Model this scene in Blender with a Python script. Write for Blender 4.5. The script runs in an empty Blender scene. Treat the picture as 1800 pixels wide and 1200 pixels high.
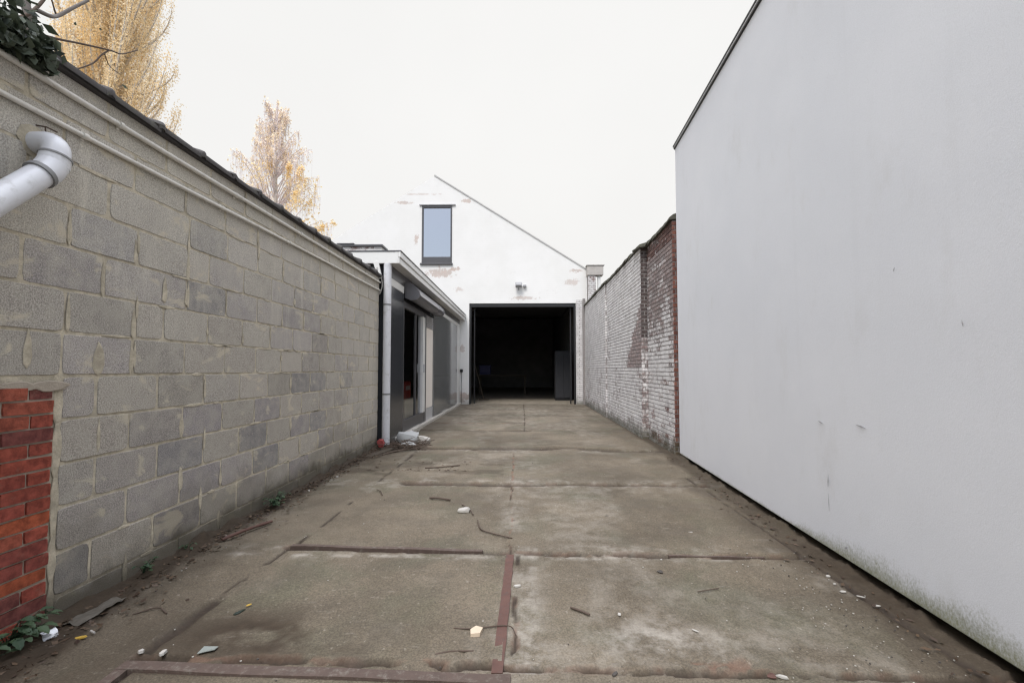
import bpy, math, random
import numpy as np
from mathutils import Vector, Matrix
R = random.Random(7)
NR = np.random.RandomState(11)
sc = bpy.context.scene
COL = sc.collection
PI = math.pi

# ------------------------------------------------------------------ mesh helpers
class MB:
    """collects shapes and links them as ONE mesh object"""
    def __init__(s):
        s.v = []; s.f = []; s.mi = []; s.c = []; s.cur = 0; s.col = (1, 1, 1, 0)
    def face(s, pts, mi=None, col=None):
        b = len(s.v); s.v += [tuple(p) for p in pts]
        s.f.append(tuple(range(b, b + len(pts)))); s.mi.append(s.cur if mi is None else mi); s.c.append(col or s.col)
    def mesh(s, vs, fs, mi=None, col=None):
        b = len(s.v); s.v += [tuple(p) for p in vs]
        for f in fs:
            s.f.append(tuple(i + b for i in f)); s.mi.append(s.cur if mi is None else mi); s.c.append(col or s.col)
    def box(s, a, b, ch=0.0, mi=None, col=None, rot=None, piv=None):
        x0, y0, z0 = [min(p, q) for p, q in zip(a, b)]; x1, y1, z1 = [max(p, q) for p, q in zip(a, b)]
        if ch <= 0:
            vs = [(x, y, z) for x in (x0, x1) for y in (y0, y1) for z in (z0, z1)]
            fs = [(0, 1, 3, 2), (4, 6, 7, 5), (0, 4, 5, 1), (2, 3, 7, 6), (0, 2, 6, 4), (1, 5, 7, 3)]
        else:
            c = min(ch, (x1-x0)*.45, (y1-y0)*.45, (z1-z0)*.45)
            vs = []; ix = {}
            def V(p):
                if p not in ix: ix[p] = len(vs); vs.append(p)
                return ix[p]
            X = (x0, x1); Y = (y0, y1); Z = (z0, z1); sg = (1, -1); fs = []
            def P(i, j, k, ax):
                return V((X[i] + (0 if ax == 0 else c*sg[i]), Y[j] + (0 if ax == 1 else c*sg[j]), Z[k] + (0 if ax == 2 else c*sg[k])))
            for i in (0, 1):
                q = [P(i, 0, 0, 0), P(i, 0, 1, 0), P(i, 1, 1, 0), P(i, 1, 0, 0)]; fs.append(q if i == 0 else q[::-1])
                q = [P(0, i, 0, 1), P(1, i, 0, 1), P(1, i, 1, 1), P(0, i, 1, 1)]; fs.append(q if i == 0 else q[::-1])
                q = [P(0, 0, i, 2), P(0, 1, i, 2), P(1, 1, i, 2), P(1, 0, i, 2)]; fs.append(q if i == 0 else q[::-1])
            for i in (0, 1):
                for j in (0, 1):
                    fs.append([P(i, j, 0, 0), P(i, j, 1, 0), P(i, j, 1, 1), P(i, j, 0, 1)])
                    fs.append([P(i, 0, j, 0), P(i, 1, j, 0), P(i, 1, j, 2), P(i, 0, j, 2)])
                    fs.append([P(0, i, j, 1), P(1, i, j, 1), P(1, i, j, 2), P(0, i, j, 2)])
            for i in (0, 1):
                for j in (0, 1):
                    for k in (0, 1):
                        fs.append([P(i, j, k, 0), P(i, j, k, 1), P(i, j, k, 2)])
        if rot is not None:
            pv = Vector(piv if piv else ((x0+x1)/2, (y0+y1)/2, (z0+z1)/2))
            vs = [tuple(rot @ (Vector(p) - pv) + pv) for p in vs]
        s.mesh(vs, fs, mi, col)
    def tube(s, path, rad, n=10, mi=None, col=None, cap=True):
        path = [Vector(p) for p in path]
        if not hasattr(rad, '__len__'): rad = [rad]*len(path)
        up = None; vs = []; fs = []
        for i, p in enumerate(path):
            t = (path[min(i+1, len(path)-1)] - path[max(i-1, 0)])
            if t.length < 1e-9: t = Vector((0, 0, 1))
            t.normalize()
            if up is None: up = t.orthogonal().normalized()
            else:
                up = up - t*up.dot(t)
                up = up.normalized() if up.length > 1e-6 else t.orthogonal().normalized()
            w = t.cross(up)
            for k in range(n):
                a = 2*PI*k/n
                vs.append(tuple(p + (up*math.cos(a) + w*math.sin(a))*rad[i]))
        for i in range(len(path)-1):
            for k in range(n):
                fs.append((i*n+k, i*n+(k+1) % n, (i+1)*n+(k+1) % n, (i+1)*n+k))
        if cap:
            fs.append(tuple(range(n))[::-1]); fs.append(tuple((len(path)-1)*n+k for k in range(n)))
        s.mesh(vs, fs, mi, col)
    def prism(s, poly, d, mi=None, col=None):
        """poly: planar points in 3-D, extruded along vector d"""
        n = len(poly); d = Vector(d); a = [Vector(p) for p in poly]; b = [p + d for p in a]
        s.mesh(a + b, [tuple(range(n))[::-1], tuple(range(n, 2*n))] + [(i, (i+1) % n, n+(i+1) % n, n+i) for i in range(n)], mi, col)
    def build(s, name, mats, parent=None, smooth=None, fixn=True):
        me = bpy.data.meshes.new(name)
        me.from_pydata(s.v, [], s.f)
        if not isinstance(mats, (list, tuple)): mats = [mats]
        for m in mats: me.materials.append(m)
        me.polygons.foreach_set('material_index', s.mi)
        at = me.color_attributes.new('Col', 'FLOAT_COLOR', 'CORNER')
        tot = np.array([len(f) for f in s.f]); cc = np.array(s.c, dtype=np.float32)
        at.data.foreach_set('color', np.repeat(cc, tot, axis=0).ravel())
        if fixn:
            import bmesh
            bm = bmesh.new(); bm.from_mesh(me); bmesh.ops.recalc_face_normals(bm, faces=bm.faces); bm.to_mesh(me); bm.free()
        if smooth is not None: shade(me, smooth)
        o = bpy.data.objects.new(name, me); COL.objects.link(o)
        if parent: adopt(o, parent)
        return o
def shade(me, ang):
    me.polygons.foreach_set('use_smooth', [True]*len(me.polygons))
    try: me.set_sharp_from_angle(angle=math.radians(ang))
    except Exception: pass
def adopt(o, p):
    o.parent = p
    # parts are modelled in world coordinates; a part that is itself a child already sits at the origin
    o.matrix_parent_inverse = Matrix.Translation(-p.location) if p.parent is None else Matrix()
def tag(o, label=None, cat=None, group=None, kind=None):
    if label: o['label'] = label
    if cat: o['category'] = cat
    if group: o['group'] = group
    if kind: o['kind'] = kind
    return o
def thing(name, label, cat, loc=(0, 0, 0), group=None):
    o = bpy.data.objects.new(name, None); COL.objects.link(o); o.location = loc; o.empty_display_size = .2
    return tag(o, label, cat, group)

# ------------------------------------------------------------------ numpy noise
def _h(ix, iy, s):
    n = (ix.astype(np.int64)*374761393 + iy.astype(np.int64)*668265263 + s*1442695041) & 0xffffffff
    n = ((n ^ (n >> 13))*1274126177) & 0xffffffff
    n = n ^ (n >> 16)
    return (n & 0xffff)/65535.0
def vn(x, y, s=0):
    x = np.asarray(x, float); y = np.asarray(y, float)
    ix = np.floor(x); iy = np.floor(y); fx = x-ix; fy = y-iy
    fx = fx*fx*(3-2*fx); fy = fy*fy*(3-2*fy)
    a = _h(ix, iy, s); b = _h(ix+1, iy, s); c = _h(ix, iy+1, s); d = _h(ix+1, iy+1, s)
    return (a*(1-fx)+b*fx)*(1-fy) + (c*(1-fx)+d*fx)*fy
def fbm(x, y, o=4, s=0):
    t = 0; a = .5; n = 0
    for k in range(o):
        t = t + a*vn(np.asarray(x)*2**k + 17*k, np.asarray(y)*2**k + 5*k, s+k); n += a; a *= .55
    return t/n
def ss(a, b, x): 
    t = np.clip((x-a)/(b-a), 0, 1); return t*t*(3-2*t)
def fb1(x, y, s=0): return float(fbm(np.array([x]), np.array([y]), 4, s)[0])

# ------------------------------------------------------------------ material helpers
class NT:
    def __init__(s, name):
        s.m = bpy.data.materials.new(name); s.m.use_nodes = True
        s.t = s.m.node_tree; s.t.nodes.clear()
        s.out = s.t.nodes.new('ShaderNodeOutputMaterial')
        s.pos = s.t.nodes.new('ShaderNodeNewGeometry').outputs['Position']
    def set(s, sock, v):
        if isinstance(v, bpy.types.NodeSocket): s.t.links.new(v, sock)
        elif sock.type == 'RGBA': sock.default_value = (*v[:3], 1)
        else: sock.default_value = v
    def n(s, typ, out=0, props=None, **kw):
        nd = s.t.nodes.new(typ)
        for k, v in (props or {}).items(): setattr(nd, k, v)
        for k, v in kw.items():
            key = int(k[1:]) if k[0] == 'i' and k[1:].isdigit() else k.replace('_', ' ')
            s.set(nd.inputs[key], v)
        return nd.outputs[out]
    def vec(s, sx=1, sy=1, sz=1, src=None):
        return s.n('ShaderNodeVectorMath', props={'operation': 'MULTIPLY'}, i0=src or s.pos, i1=(sx, sy, sz))
    def noise(s, scale, detail=4, rough=.55, vec=None, dist=0):
        return s.n('ShaderNodeTexNoise', Vector=vec or s.pos, Scale=scale, Detail=detail, Roughness=rough, Distortion=dist)
    def voro(s, scale, vec=None, out=0, feat='F1'):
        return s.n('ShaderNodeTexVoronoi', out=out, props={'feature': feat}, Vector=vec or s.pos, Scale=scale)
    def map(s, v, a, b, c=0, d=1, smooth=True):
        return s.n('ShaderNodeMapRange', props={'interpolation_type': 'SMOOTHSTEP' if smooth else 'LINEAR'}, i0=v, i1=a, i2=b, i3=c, i4=d)
    def mix(s, f, a, b, mode='MIX'):
        nd = s.t.nodes.new('ShaderNodeMix'); nd.data_type = 'RGBA'; nd.blend_type = mode
        s.set(nd.inputs[0], f); s.set(nd.inputs[6], a); s.set(nd.inputs[7], b)
        return nd.outputs[2]
    def m2(s, op, a, b=0.0, clamp=False):
        return s.n('ShaderNodeMath', props={'operation': op, 'use_clamp': clamp}, i0=a, i1=b)
    def sep(s):
        nd = s.t.nodes.new('ShaderNodeSeparateXYZ'); s.t.links.new(s.pos, nd.inputs[0]); return nd.outputs
    def col(s, out='Color', name='Col'):
        nd = s.t.nodes.new('ShaderNodeAttribute'); nd.attribute_name = name; return nd.outputs[out]
    def bump(s, h, strength=.3, dist=.01, prev=None):
        nd = s.t.nodes.new('ShaderNodeBump'); s.set(nd.inputs['Strength'], strength); s.set(nd.inputs['Distance'], dist); s.set(nd.inputs['Height'], h)
        if prev: s.set(nd.inputs['Normal'], prev)
        return nd.outputs[0]
    def pbr(s, base, rough=.8, normal=None, metal=0, spec=None, **kw):
        nd = s.t.nodes.new('ShaderNodeBsdfPrincipled')
        s.set(nd.inputs['Base Color'], base); s.set(nd.inputs['Roughness'], rough); s.set(nd.inputs['Metallic'], metal)
        if normal: s.set(nd.inputs['Normal'], normal)
        if spec is not None: s.set(nd.inputs['Specular IOR Level'], spec)
        for k, v in kw.items(): s.set(nd.inputs[k.replace('_', ' ')], v)
        s.t.links.new(nd.outputs[0], s.out.inputs[0]); return s.m

def simple(name, c, rough=.6, var=.12, scale=6, bumps=0.0, bscale=60, metal=0, spec=None, dirt=None, dirtamt=.5):
    t = NT(name)
    f = t.noise(scale, 6, .6)
    b = t.mix(f, tuple(x*(1-var) for x in c), tuple(min(1, x*(1+var)) for x in c))
    if dirt:
        b = t.mix(t.map(t.noise(scale*1.7, 8, .7), .5, .75, 0, dirtamt), b, dirt)
    nm = t.bump(t.noise(bscale, 6, .6), bumps, .004) if bumps else None
    return t.pbr(b, rough, nm, metal, spec)

# concrete block
def m_block():
    t = NT('concrete_block')
    base = t.mix(1.0, t.col(), (1.01, 1.0, .965), 'MULTIPLY')
    fine = t.noise(170, 4, .75)
    b = t.mix(t.map(fine, .36, .66), t.mix(1.0, base, (.52, .51, .51), 'MULTIPLY'), t.mix(1.0, base, (1.28, 1.27, 1.25), 'MULTIPLY'))
    med = t.noise(11, 5, .6)
    b = t.mix(t.map(med, .35, .7, 0, .45), b, (.44, .41, .35))
    pits = t.map(t.voro(58), .0, .22)
    pm = t.map(t.noise(9, 3, .5), .48, .62)
    pit = t.m2('MULTIPLY', t.m2('SUBTRACT', 1.0, pits), pm)
    b = t.mix(t.m2('MULTIPLY', pit, .75), b, (.05, .047, .042))
    # lime and mortar wash runs, vertical
    z = t.sep()
    run = t.map(t.noise(1.0, 5, .6, t.vec(1, 9, .9)), .55, .72)
    up = t.map(z[2], .9, 2.3)
    b = t.mix(t.m2('MULTIPLY', t.m2('MULTIPLY', run, up), .5), b, (.68, .64, .54))
    # lime wash, also painting in the brighter light on upper courses and far end
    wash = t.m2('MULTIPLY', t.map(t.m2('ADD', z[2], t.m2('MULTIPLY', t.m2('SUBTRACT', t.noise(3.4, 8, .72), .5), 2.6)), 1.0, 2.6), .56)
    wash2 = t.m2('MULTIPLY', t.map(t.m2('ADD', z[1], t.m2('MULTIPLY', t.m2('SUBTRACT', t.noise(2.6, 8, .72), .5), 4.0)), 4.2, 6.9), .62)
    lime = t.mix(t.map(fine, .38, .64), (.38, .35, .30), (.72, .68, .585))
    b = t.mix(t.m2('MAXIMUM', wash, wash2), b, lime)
    # mortar smear
    sm = t.map(t.noise(4.2, 6, .62, t.vec(1, 1, 1.6), .6), .57, .66)
    b = t.mix(t.m2('MULTIPLY', sm, .6), b, (.58, .515, .39))
    # splash soil along the foot, ragged
    zz = t.m2('ADD', z[2], t.m2('MULTIPLY', t.noise(3.1, 6, .65), -.42))
    d = t.map(zz, -.14, .02, 1, 0)
    b = t.mix(t.m2('MULTIPLY', d, .8), b, (.052, .044, .03))
    gr = t.map(t.m2('ADD', z[2], t.m2('MULTIPLY', t.noise(1.7, 5, .6), -1.3)), -.4, -.12, 1, 0)
    b = t.mix(t.m2('MULTIPLY', gr, .35), b, (.135, .12, .088))
    h = t.m2('ADD', t.m2('MULTIPLY', fine, .6), t.m2('MULTIPLY', pits, .5))
    return t.pbr(b, .95, t.bump(h, .55, .004), spec=.2)
def m_mortar(name='lime_mortar', c=(.545, .485, .375)):
    t = NT(name)
    f = t.noise(14, 6, .65); g = t.noise(130, 4, .7)
    b = t.mix(t.map(f, .3, .7), tuple(x*.68 for x in c), tuple(x*1.15 for x in c))
    b = t.mix(t.map(g, .4, .7, 0, .4), b, tuple(x*.55 for x in c))
    z = t.sep()
    zz = t.m2('ADD', z[2], t.m2('MULTIPLY', t.noise(3.1, 6, .65), -.42))
    b = t.mix(t.map(zz, -.16, .06, .8, 0), b, (.06, .055, .038))
    return t.pbr(b, .95, t.bump(t.m2('ADD', f, g), .6, .006), spec=.15)
def m_redbrick():
    t = NT('red_brick')
    base = t.mix(1.0, t.mix(.08, t.col(), (.22, .19, .16)), (1.18, 1.12, 1.1), 'MULTIPLY')
    f = t.noise(26, 6, .68); g = t.noise(150, 4, .7)
    b = t.mix(t.map(f, .3, .7), t.mix(1.0, base, (.55, .5, .5), 'MULTIPLY'), t.mix(1.0, base, (1.25, 1.2, 1.15), 'MULTIPLY'))
    b = t.mix(t.map(t.noise(9, 7, .7), .58, .74, 0, .5), b, (.36, .25, .18))
    b = t.mix(t.map(g, .55, .8, 0, .5), b, (.07, .04, .03))
    return t.pbr(b, .9, t.bump(t.m2('ADD', f, g), .6, .005), spec=.2)
def m_paintbrick():
    """brick carrying worn white paint; how much paint each brick kept is in Col alpha"""
    t = NT('worn_painted_brick')
    base = t.col(); a = t.col('Alpha')
    f = t.noise(22, 6, .7); g = t.noise(120, 4, .7); l = t.noise(5.5, 6, .65)
    br = t.mix(t.map(f, .3, .7), t.mix(1.0, base, (.6, .55, .55), 'MULTIPLY'), t.mix(1.0, base, (1.2, 1.2, 1.2), 'MULTIPLY'))
    n = t.m2('ADD', t.m2('MULTIPLY', f, .55), t.m2('MULTIPLY', l, .45))
    thr = t.m2('SUBTRACT', .86, t.m2('MULTIPLY', a, .66))
    mask = t.map(t.m2('SUBTRACT', n, thr), -.09, .09)
    white = t.mix(t.map(l, .3, .7), (.60, .575, .57), (.82, .80, .79))
    white = t.mix(t.map(t.noise(2.3, 7, .7), .5, .72, 0, .45), white, (.42, .40, .38))
    b = t.mix(mask, br, white)
    z = t.sep()
    zz = t.m2('ADD', z[2], t.m2('MULTIPLY', t.noise(4, 6, .65), -.5))
    b = t.mix(t.map(zz, -.22, .02, .75, 0), b, (.09, .09, .055))
    return t.pbr(b, .85, t.bump(t.m2('ADD', t.m2('MULTIPLY', mask, .5), t.m2('ADD', f, g)), .5, .005), spec=.25)
def m_gable():
    t = NT('white_painted_brickwork')
    x = t.sep()
    cv = t.n('ShaderNodeCombineXYZ', X=x[0], Y=x[2], Z=0.0)
    nd = t.t.nodes.new('ShaderNodeTexBrick'); t.set(nd.inputs['Vector'], cv)
    for k, v in dict(Scale=1.0, **{'Brick Width': .22, 'Row Height': .068, 'Mortar Size': .006, 'Mortar Smooth': .4}).items(): t.set(nd.inputs[k], v)
    t.set(nd.inputs['Color1'], (.50, .33, .26)); t.set(nd.inputs['Color2'], (.42, .30, .25)); t.set(nd.inputs['Mortar'], (.5, .46, .4))
    l = t.noise(1.3, 6, .6); f = t.noise(9, 6, .7)
    white = t.mix(t.map(l, .3, .7), (.80, .79, .765), (.84, .83, .81))
    white = t.mix(t.map(t.m2('MULTIPLY', f, t.noise(2.2, 4, .5)), .33, .45, 0, .28), white, (.66, .64, .61))
    # places where the paint has come off
    def blob(cx, cz, rx, rz, amt):
        dx = t.m2('DIVIDE', t.m2('SUBTRACT', x[0], cx), rx); dz = t.m2('DIVIDE', t.m2('SUBTRACT', x[2], cz), rz)
        d = t.m2('SQRT', t.m2('ADD', t.m2('MULTIPLY', dx, dx), t.m2('MULTIPLY', dz, dz)))
        v = t.m2('SUBTRACT', t.m2('ADD', 1.0, t.m2('MULTIPLY', t.m2('SUBTRACT', f, .5), 3.6)), d)
        return t.m2('MULTIPLY', t.map(v, .0, .5), amt)
    m = blob(-2.75, 4.50, .52, .2, .62)
    for a in ((-2.25, 4.62, .2, .1, .7), (1.75, 4.15, .35, .12, .45), (-4.0, 6.95, .3, .06, .55), (-1.85, 7.0, .25, .08, .6), (-2.1, 3.9, .2, .1, .4), (1.9, 4.55, .25, .07, .6), (-3.6, 5.7, .09, .2, .6), (-3.4, 7.25, .7, .035, .4), (0.1, 3.62, .5, .07, .5), (.4, 6.1, .25, .05, .6), (-4.6, 5.2, .15, .1, .5), (-2.0, 1.9, .1, .15, .5), (-1.95, .25, .3, .2, .7)):
        m = t.m2('MAXIMUM', m, blob(*a))
    b = t.mix(m, white, nd.outputs['Color'])
    z2 = t.m2('ADD', x[2], t.m2('MULTIPLY', f, -.5))
    b = t.mix(t.map(z2, -.2, .1, .5, 0), b, (.25, .23, .18))
    h = t.m2('ADD', t.m2('MULTIPLY', nd.outputs['Fac'], -1.2), t.m2('MULTIPLY', f, .7))
    return t.pbr(b, .75, t.bump(h, .16, .006), spec=.3)
def m_render():
    t = NT('fine_white_render')
    x = t.sep()
    l = t.noise(.6, 6, .62); f = t.noise(260, 3, .6); m = t.noise(75, 3, .6)
    b = t.mix(t.map(l, .3, .7), (.775, .79, .825), (.835, .845, .875))
    b = t.mix(t.map(f, .35, .7, 0, .28), b, (.56, .56, .57))
    b = t.mix(t.map(t.noise(2.6, 7, .7, t.vec(1, 1, .45)), .54, .75, 0, .3), b, (.62, .615, .60))
    # algae along the foot, heaviest in the middle of the run
    n = t.noise(5.5, 6, .7, t.vec(1, 1, .7)); n2 = t.noise(95, 3, .75, t.vec(1, 1, .7))
    amp = t.m2('ADD', t.m2('MULTIPLY', t.map(x[1], 3.6, 2.4), .085), .045)
    lim = t.m2('MULTIPLY', amp, t.m2('ADD', .25, t.m2('MULTIPLY', n, 1.5)))
    d = t.m2('DIVIDE', t.m2('SUBTRACT', x[2], .03), lim)
    mm = t.m2('SUBTRACT', t.m2('ADD', 1.0, t.m2('MULTIPLY', t.m2('SUBTRACT', n2, .5), 1.6)), d)
    k = t.map(mm, -.35, .95)
    alg = t.mix(t.noise(7, 4, .6), (.25, .25, .11), (.13, .135, .065))
    b = t.mix(t.m2('MULTIPLY', k, .85), b, alg)
    st = t.map(t.noise(1.0, 6, .65, t.vec(7, 7, .35)), .55, .75, 0, .07)
    b = t.mix(st, b, (.55, .55, .55))
    b = t.mix(t.map(t.noise(4.5, 8, .75), .6, .74, 0, .22), b, (.86, .86, .86))
    h = t.m2('ADD', f, t.m2('MULTIPLY', m, .8))
    return t.pbr(b, .9, t.bump(h, .28, .003), spec=.2)
def m_ground():
    t = NT('worn_concrete')
    w = t.n('ShaderNodeSeparateColor', Color=t.col()); nd = w.node; r, g, bl = nd.outputs
    a = t.col('Alpha')
    l = t.noise(.75, 6, .6); m = t.noise(3.2, 7, .65); f = t.noise(110, 4, .75); s = t.noise(38, 4, .7)
    b = t.mix(t.map(l, .33, .68), (.105, .088, .066), (.185, .157, .120))
    b = t.mix(t.map(t.noise(1.35, 6, .6, dist=.5), .47, .68, 0, .6), b, (.108, .107, .075))
    b = t.mix(t.map(m, .46, .72, 0, .5), b, (.095, .081, .061))
    b = t.mix(t.map(t.noise(2.2, 8, .72), .52, .70, 0, .4), b, (.225, .198, .160))
    b = t.mix(t.map(t.noise(5.5, 8, .75, t.vec(1, 1.7, 1)), .53, .68, 0, .38), b, (.085, .072, .054))
    b = t.mix(t.map(t.noise(12, 6, .75, t.vec(.5, 1.6, 1)), .6, .68, 0, .5), b, (.24, .22, .19))
    b = t.mix(t.map(f, .35, .66, .0, .8), b, t.mix(1.0, b, (.42, .42, .42), 'MULTIPLY'))
    b = t.mix(t.map(s, .60, .72, 0, .6), b, (.26, .24, .205))
    sp = t.map(t.voro(45), .0, .09, 1, 0)
    b = t.mix(t.m2('MULTIPLY', sp, t.map(m, .45, .6, 0, .7)), b, (.36, .335, .30))
    ds = t.map(t.voro(23), .0, .07, 1, 0)
    b = t.mix(t.m2('MULTIPLY', ds, t.map(l, .42, .6, 0, .8)), b, (.05, .043, .035))
    # scuffed pale patches (alpha) and black oily patch
    pa = t.m2('MULTIPLY', a, t.map(t.noise(6, 8, .75), .38, .66))
    b = t.mix(t.m2('MULTIPLY', pa, .75), b, (.33, .315, .29))
    # wall-foot soil and joint soil
    soil = t.mix(t.noise(17, 6, .7), (.016, .012, .008), (.058, .042, .028))
    b = t.mix(g, b, soil)
    b = t.mix(bl, b, t.mix(t.noise(30, 4, .6), (.20, .085, .055), (.10, .065, .05)))
    b = t.mix(r, b, t.mix(t.noise(40, 4, .6), (.015, .012, .009), (.05, .036, .026)))
    b = t.mix(1.0, b, (1.18, 1.14, 1.075), 'MULTIPLY')
    rough = t.map(m, .3, .7, .95, .62)
    h = t.m2('ADD', t.m2('MULTIPLY', f, .5), t.m2('ADD', t.m2('MULTIPLY', s, .7), t.m2('MULTIPLY', m, 1.2)))
    return t.pbr(b, rough, t.bump(h, .5, .005), spec=.3)
def m_leaf(name, c1, c2, trans=.4):
    t = NT(name)
    b = t.mix(t.col('Alpha'), c1, c2)
    d = t.n('ShaderNodeBsdfPrincipled', Base_Color=b, Roughness=.6)
    tr = t.n('ShaderNodeBsdfTranslucent', Color=b)
    mx = t.t.nodes.new('ShaderNodeMixShader'); t.set(mx.inputs[0], trans); t.t.links.new(d, mx.inputs[1]); t.t.links.new(tr, mx.inputs[2])
    t.t.links.new(mx.outputs[0], t.out.inputs[0]); return t.m
def m_glass(name, tint=(.9, .93, .95), refl=1.5, boost=0.0, rough=0.0):
    t = NT(name)
    fr = t.n('ShaderNodeFresnel', IOR=refl)
    fac = t.m2('ADD', fr, boost, True)
    wob = t.bump(t.noise(1.1, 2, .5), .02, .02)
    gl = t.n('ShaderNodeBsdfGlossy', Color=(.95, .96, 1), Roughness=rough, Normal=wob)
    tr = t.n('ShaderNodeBsdfTransparent', Color=tint)
    mx = t.t.nodes.new('ShaderNodeMixShader'); t.set(mx.inputs[0], fac); t.t.links.new(tr, mx.inputs[1]); t.t.links.new(gl, mx.inputs[2])
    t.t.links.new(mx.outputs[0], t.out.inputs[0]); return t.m

M = dict(
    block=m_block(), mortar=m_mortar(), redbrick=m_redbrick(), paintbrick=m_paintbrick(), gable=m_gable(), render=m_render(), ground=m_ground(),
    pmortar=simple('painted_joint', (.27, .25, .24), .9, .35, 14, .5, 90),
    rmortar=simple('brick_joint', (.36, .31, .25), .95, .3, 18, .6, 120),
    tile=simple('weathered_tile', (.075, .068, .066), .8, .4, 9, .5, 60, dirt=(.11, .115, .075), dirtamt=.7),
    slate=simple('tile_bedding', (.05, .045, .044), .85, .4, 12, .5, 70),
    moss=simple('mossy_tile', (.10, .095, .075), .95, .45, 12, .7, 55, dirt=(.07, .085, .035), dirtamt=.9),
    pvc=simple('white_pvc', (.66, .665, .69), .35, .06, 8, .05, 40, dirt=(.30, .29, .265), dirtamt=.6),
    seal=simple('rubber_seal', (.22, .22, .22), .6),
    conduit=simple('painted_conduit', (.66, .635, .575), .6, .15, 12, .15, 60, dirt=(.3, .27, .22), dirtamt=.5),
    white=simple('white_board', (.76, .755, .735), .45, .05, 3, .06, 40, dirt=(.50, .48, .43), dirtamt=.45),
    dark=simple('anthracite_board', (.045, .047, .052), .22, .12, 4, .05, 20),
    grey=simple('grey_gloss_panel', (.19, .195, .193), .10, .1, 3, .03, 10, spec=1.0),
    alu=simple('anthracite_aluminium', (.085, .083, .088), .35, .1, 5),
    alumid=simple('grey_aluminium', (.17, .165, .175), .3, .1, 5), alulite=simple('bare_aluminium', (.55, .55, .56), .4, .1, 5, metal=.2),
    steelblk=simple('black_steel', (.015, .015, .016), .5, .2, 6),
    rust=simple('rusted_steel', (.10, .048, .036), .75, .35, 16, .5, 70, dirt=(.075, .055, .047), dirtamt=.8),
    rustlt=simple('rusted_angle', (.085, .058, .046), .8, .35, 20, .6, 80, dirt=(.20, .18, .15), dirtamt=.7),
    darkwall=simple('dark_wall', (.20, .195, .20), .9, .4, 2, .3, 30),  # dark grey for the garage lining and the window blind
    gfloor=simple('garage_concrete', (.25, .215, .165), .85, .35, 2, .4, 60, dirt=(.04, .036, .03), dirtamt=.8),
    bark=simple('grey_bark', (.17, .15, .135), .9, .3, 9, .6, 40),
    palebark=simple('pale_bark', (.55, .50, .45), .9, .25, 3, .3, 10),
    twig=simple('dry_twig', (.085, .06, .045), .9, .3, 30, .3, 100),
    birchtwig=simple('birch_twig', (.74, .66, .655), .9, .2, 3),
    sand=simple('kerb_concrete', (.46, .43, .38), .9, .2, 8, .5, 70, dirt=(.25, .22, .18), dirtamt=.8),
    soil=simple('bare_soil', (.05, .04, .03), .95, .4, 3, .6, 30),
    beige=simple('beige_wall_reflection', (.84, .78, .71), .6, .05, 3),  # pale tint paints in the white wall reflected in a side window
    inner=simple('room_plaster', (.5, .5, .49), .9, .05, 2),
    redbox=simple('red_plastic', (.45, .05, .04), .4),
    cabinet=simple('grey_cabinet_steel', (.03, .031, .036), .8, .1, 4),
    blue=simple('blue_plastic', (.02, .02, .10), .5),
    wood=simple('old_wood', (.06, .045, .03), .8, .25, 10, .3, 60),
    bag=simple('grey_sack', (.36, .365, .36), .7, .1, 9, .4, 30),
    rag=simple('red_rag', (.32, .06, .055), .9, .2, 20, .4, 60),
    chalk=simple('pale_chip', (.43, .41, .375), .8, .12, 30, .3, 100),
    chipbeige=simple('beige_chip', (.58, .47, .35), .8, .12, 30, .3, 100),
    stone=simple('dark_pebble', (.06, .052, .045), .8, .3, 40, .4, 100),
    yellow=simple('yellow_scrap', (.50, .32, .05), .7, .2, 40),
    foil=simple('crumpled_film', (.72, .73, .75), .3, .1, 30),
    scrap=simple('green_film', (.24, .26, .24), .3, .25, 20, .3, 60), film=simple('clear_film', (.12, .108, .09), .3, .2, 20, .3, 60),
    black=simple('black_plastic', (.012, .012, .013), .45),
    camwhite=simple('grey_lamp_case', (.33, .33, .34), .5),
    cable=simple('pale_cable', (.52, .50, .46), .6),
    glass=m_glass('door_glass', (.78, .82, .80), 1.5, .12),
    coated=m_glass('coated_glass', (.10, .12, .14), 1.5, .43),
    scuff=simple('render_scuff', (.36, .36, .37), .9, .1, 30),
    ivy=m_leaf('ivy_leaf', (.018, .028, .018), (.085, .105, .065), .15),
    weed=m_leaf('weed_leaf', (.035, .070, .035), (.08, .13, .06), .3),
    gold=m_leaf('poplar_leaf', (.98, .78, .46), (.98, .87, .66), .6),  # leaf colour paled to stand in for sky glare and distance haze
    birchleaf=m_leaf('birch_leaf', (.97, .79, .42), (.96, .86, .76), .6),  # haze and glare painted into the birch leaves by the pale colour
    deadleaf=m_leaf('dead_leaf', (.04, .022, .014), (.13, .085, .05), .15),
)

# ------------------------------------------------------------------ camera
F = 778.0; YAW = math.atan(15/F); PIT = math.atan(33/F)
cd = bpy.data.cameras.new('camera'); cam = bpy.data.objects.new('camera', cd); COL.objects.link(cam)
cd.sensor_fit = 'HORIZONTAL'; cd.sensor_width = 36; cd.lens = 36*F/1800; cd.clip_start = .05; cd.clip_end = 2000; cd.shift_y = 15/1800
cam.location = (0, 0, 1.2); cam.rotation_euler = (PI/2 + PIT, 0, YAW)
sc.camera = cam

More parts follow.
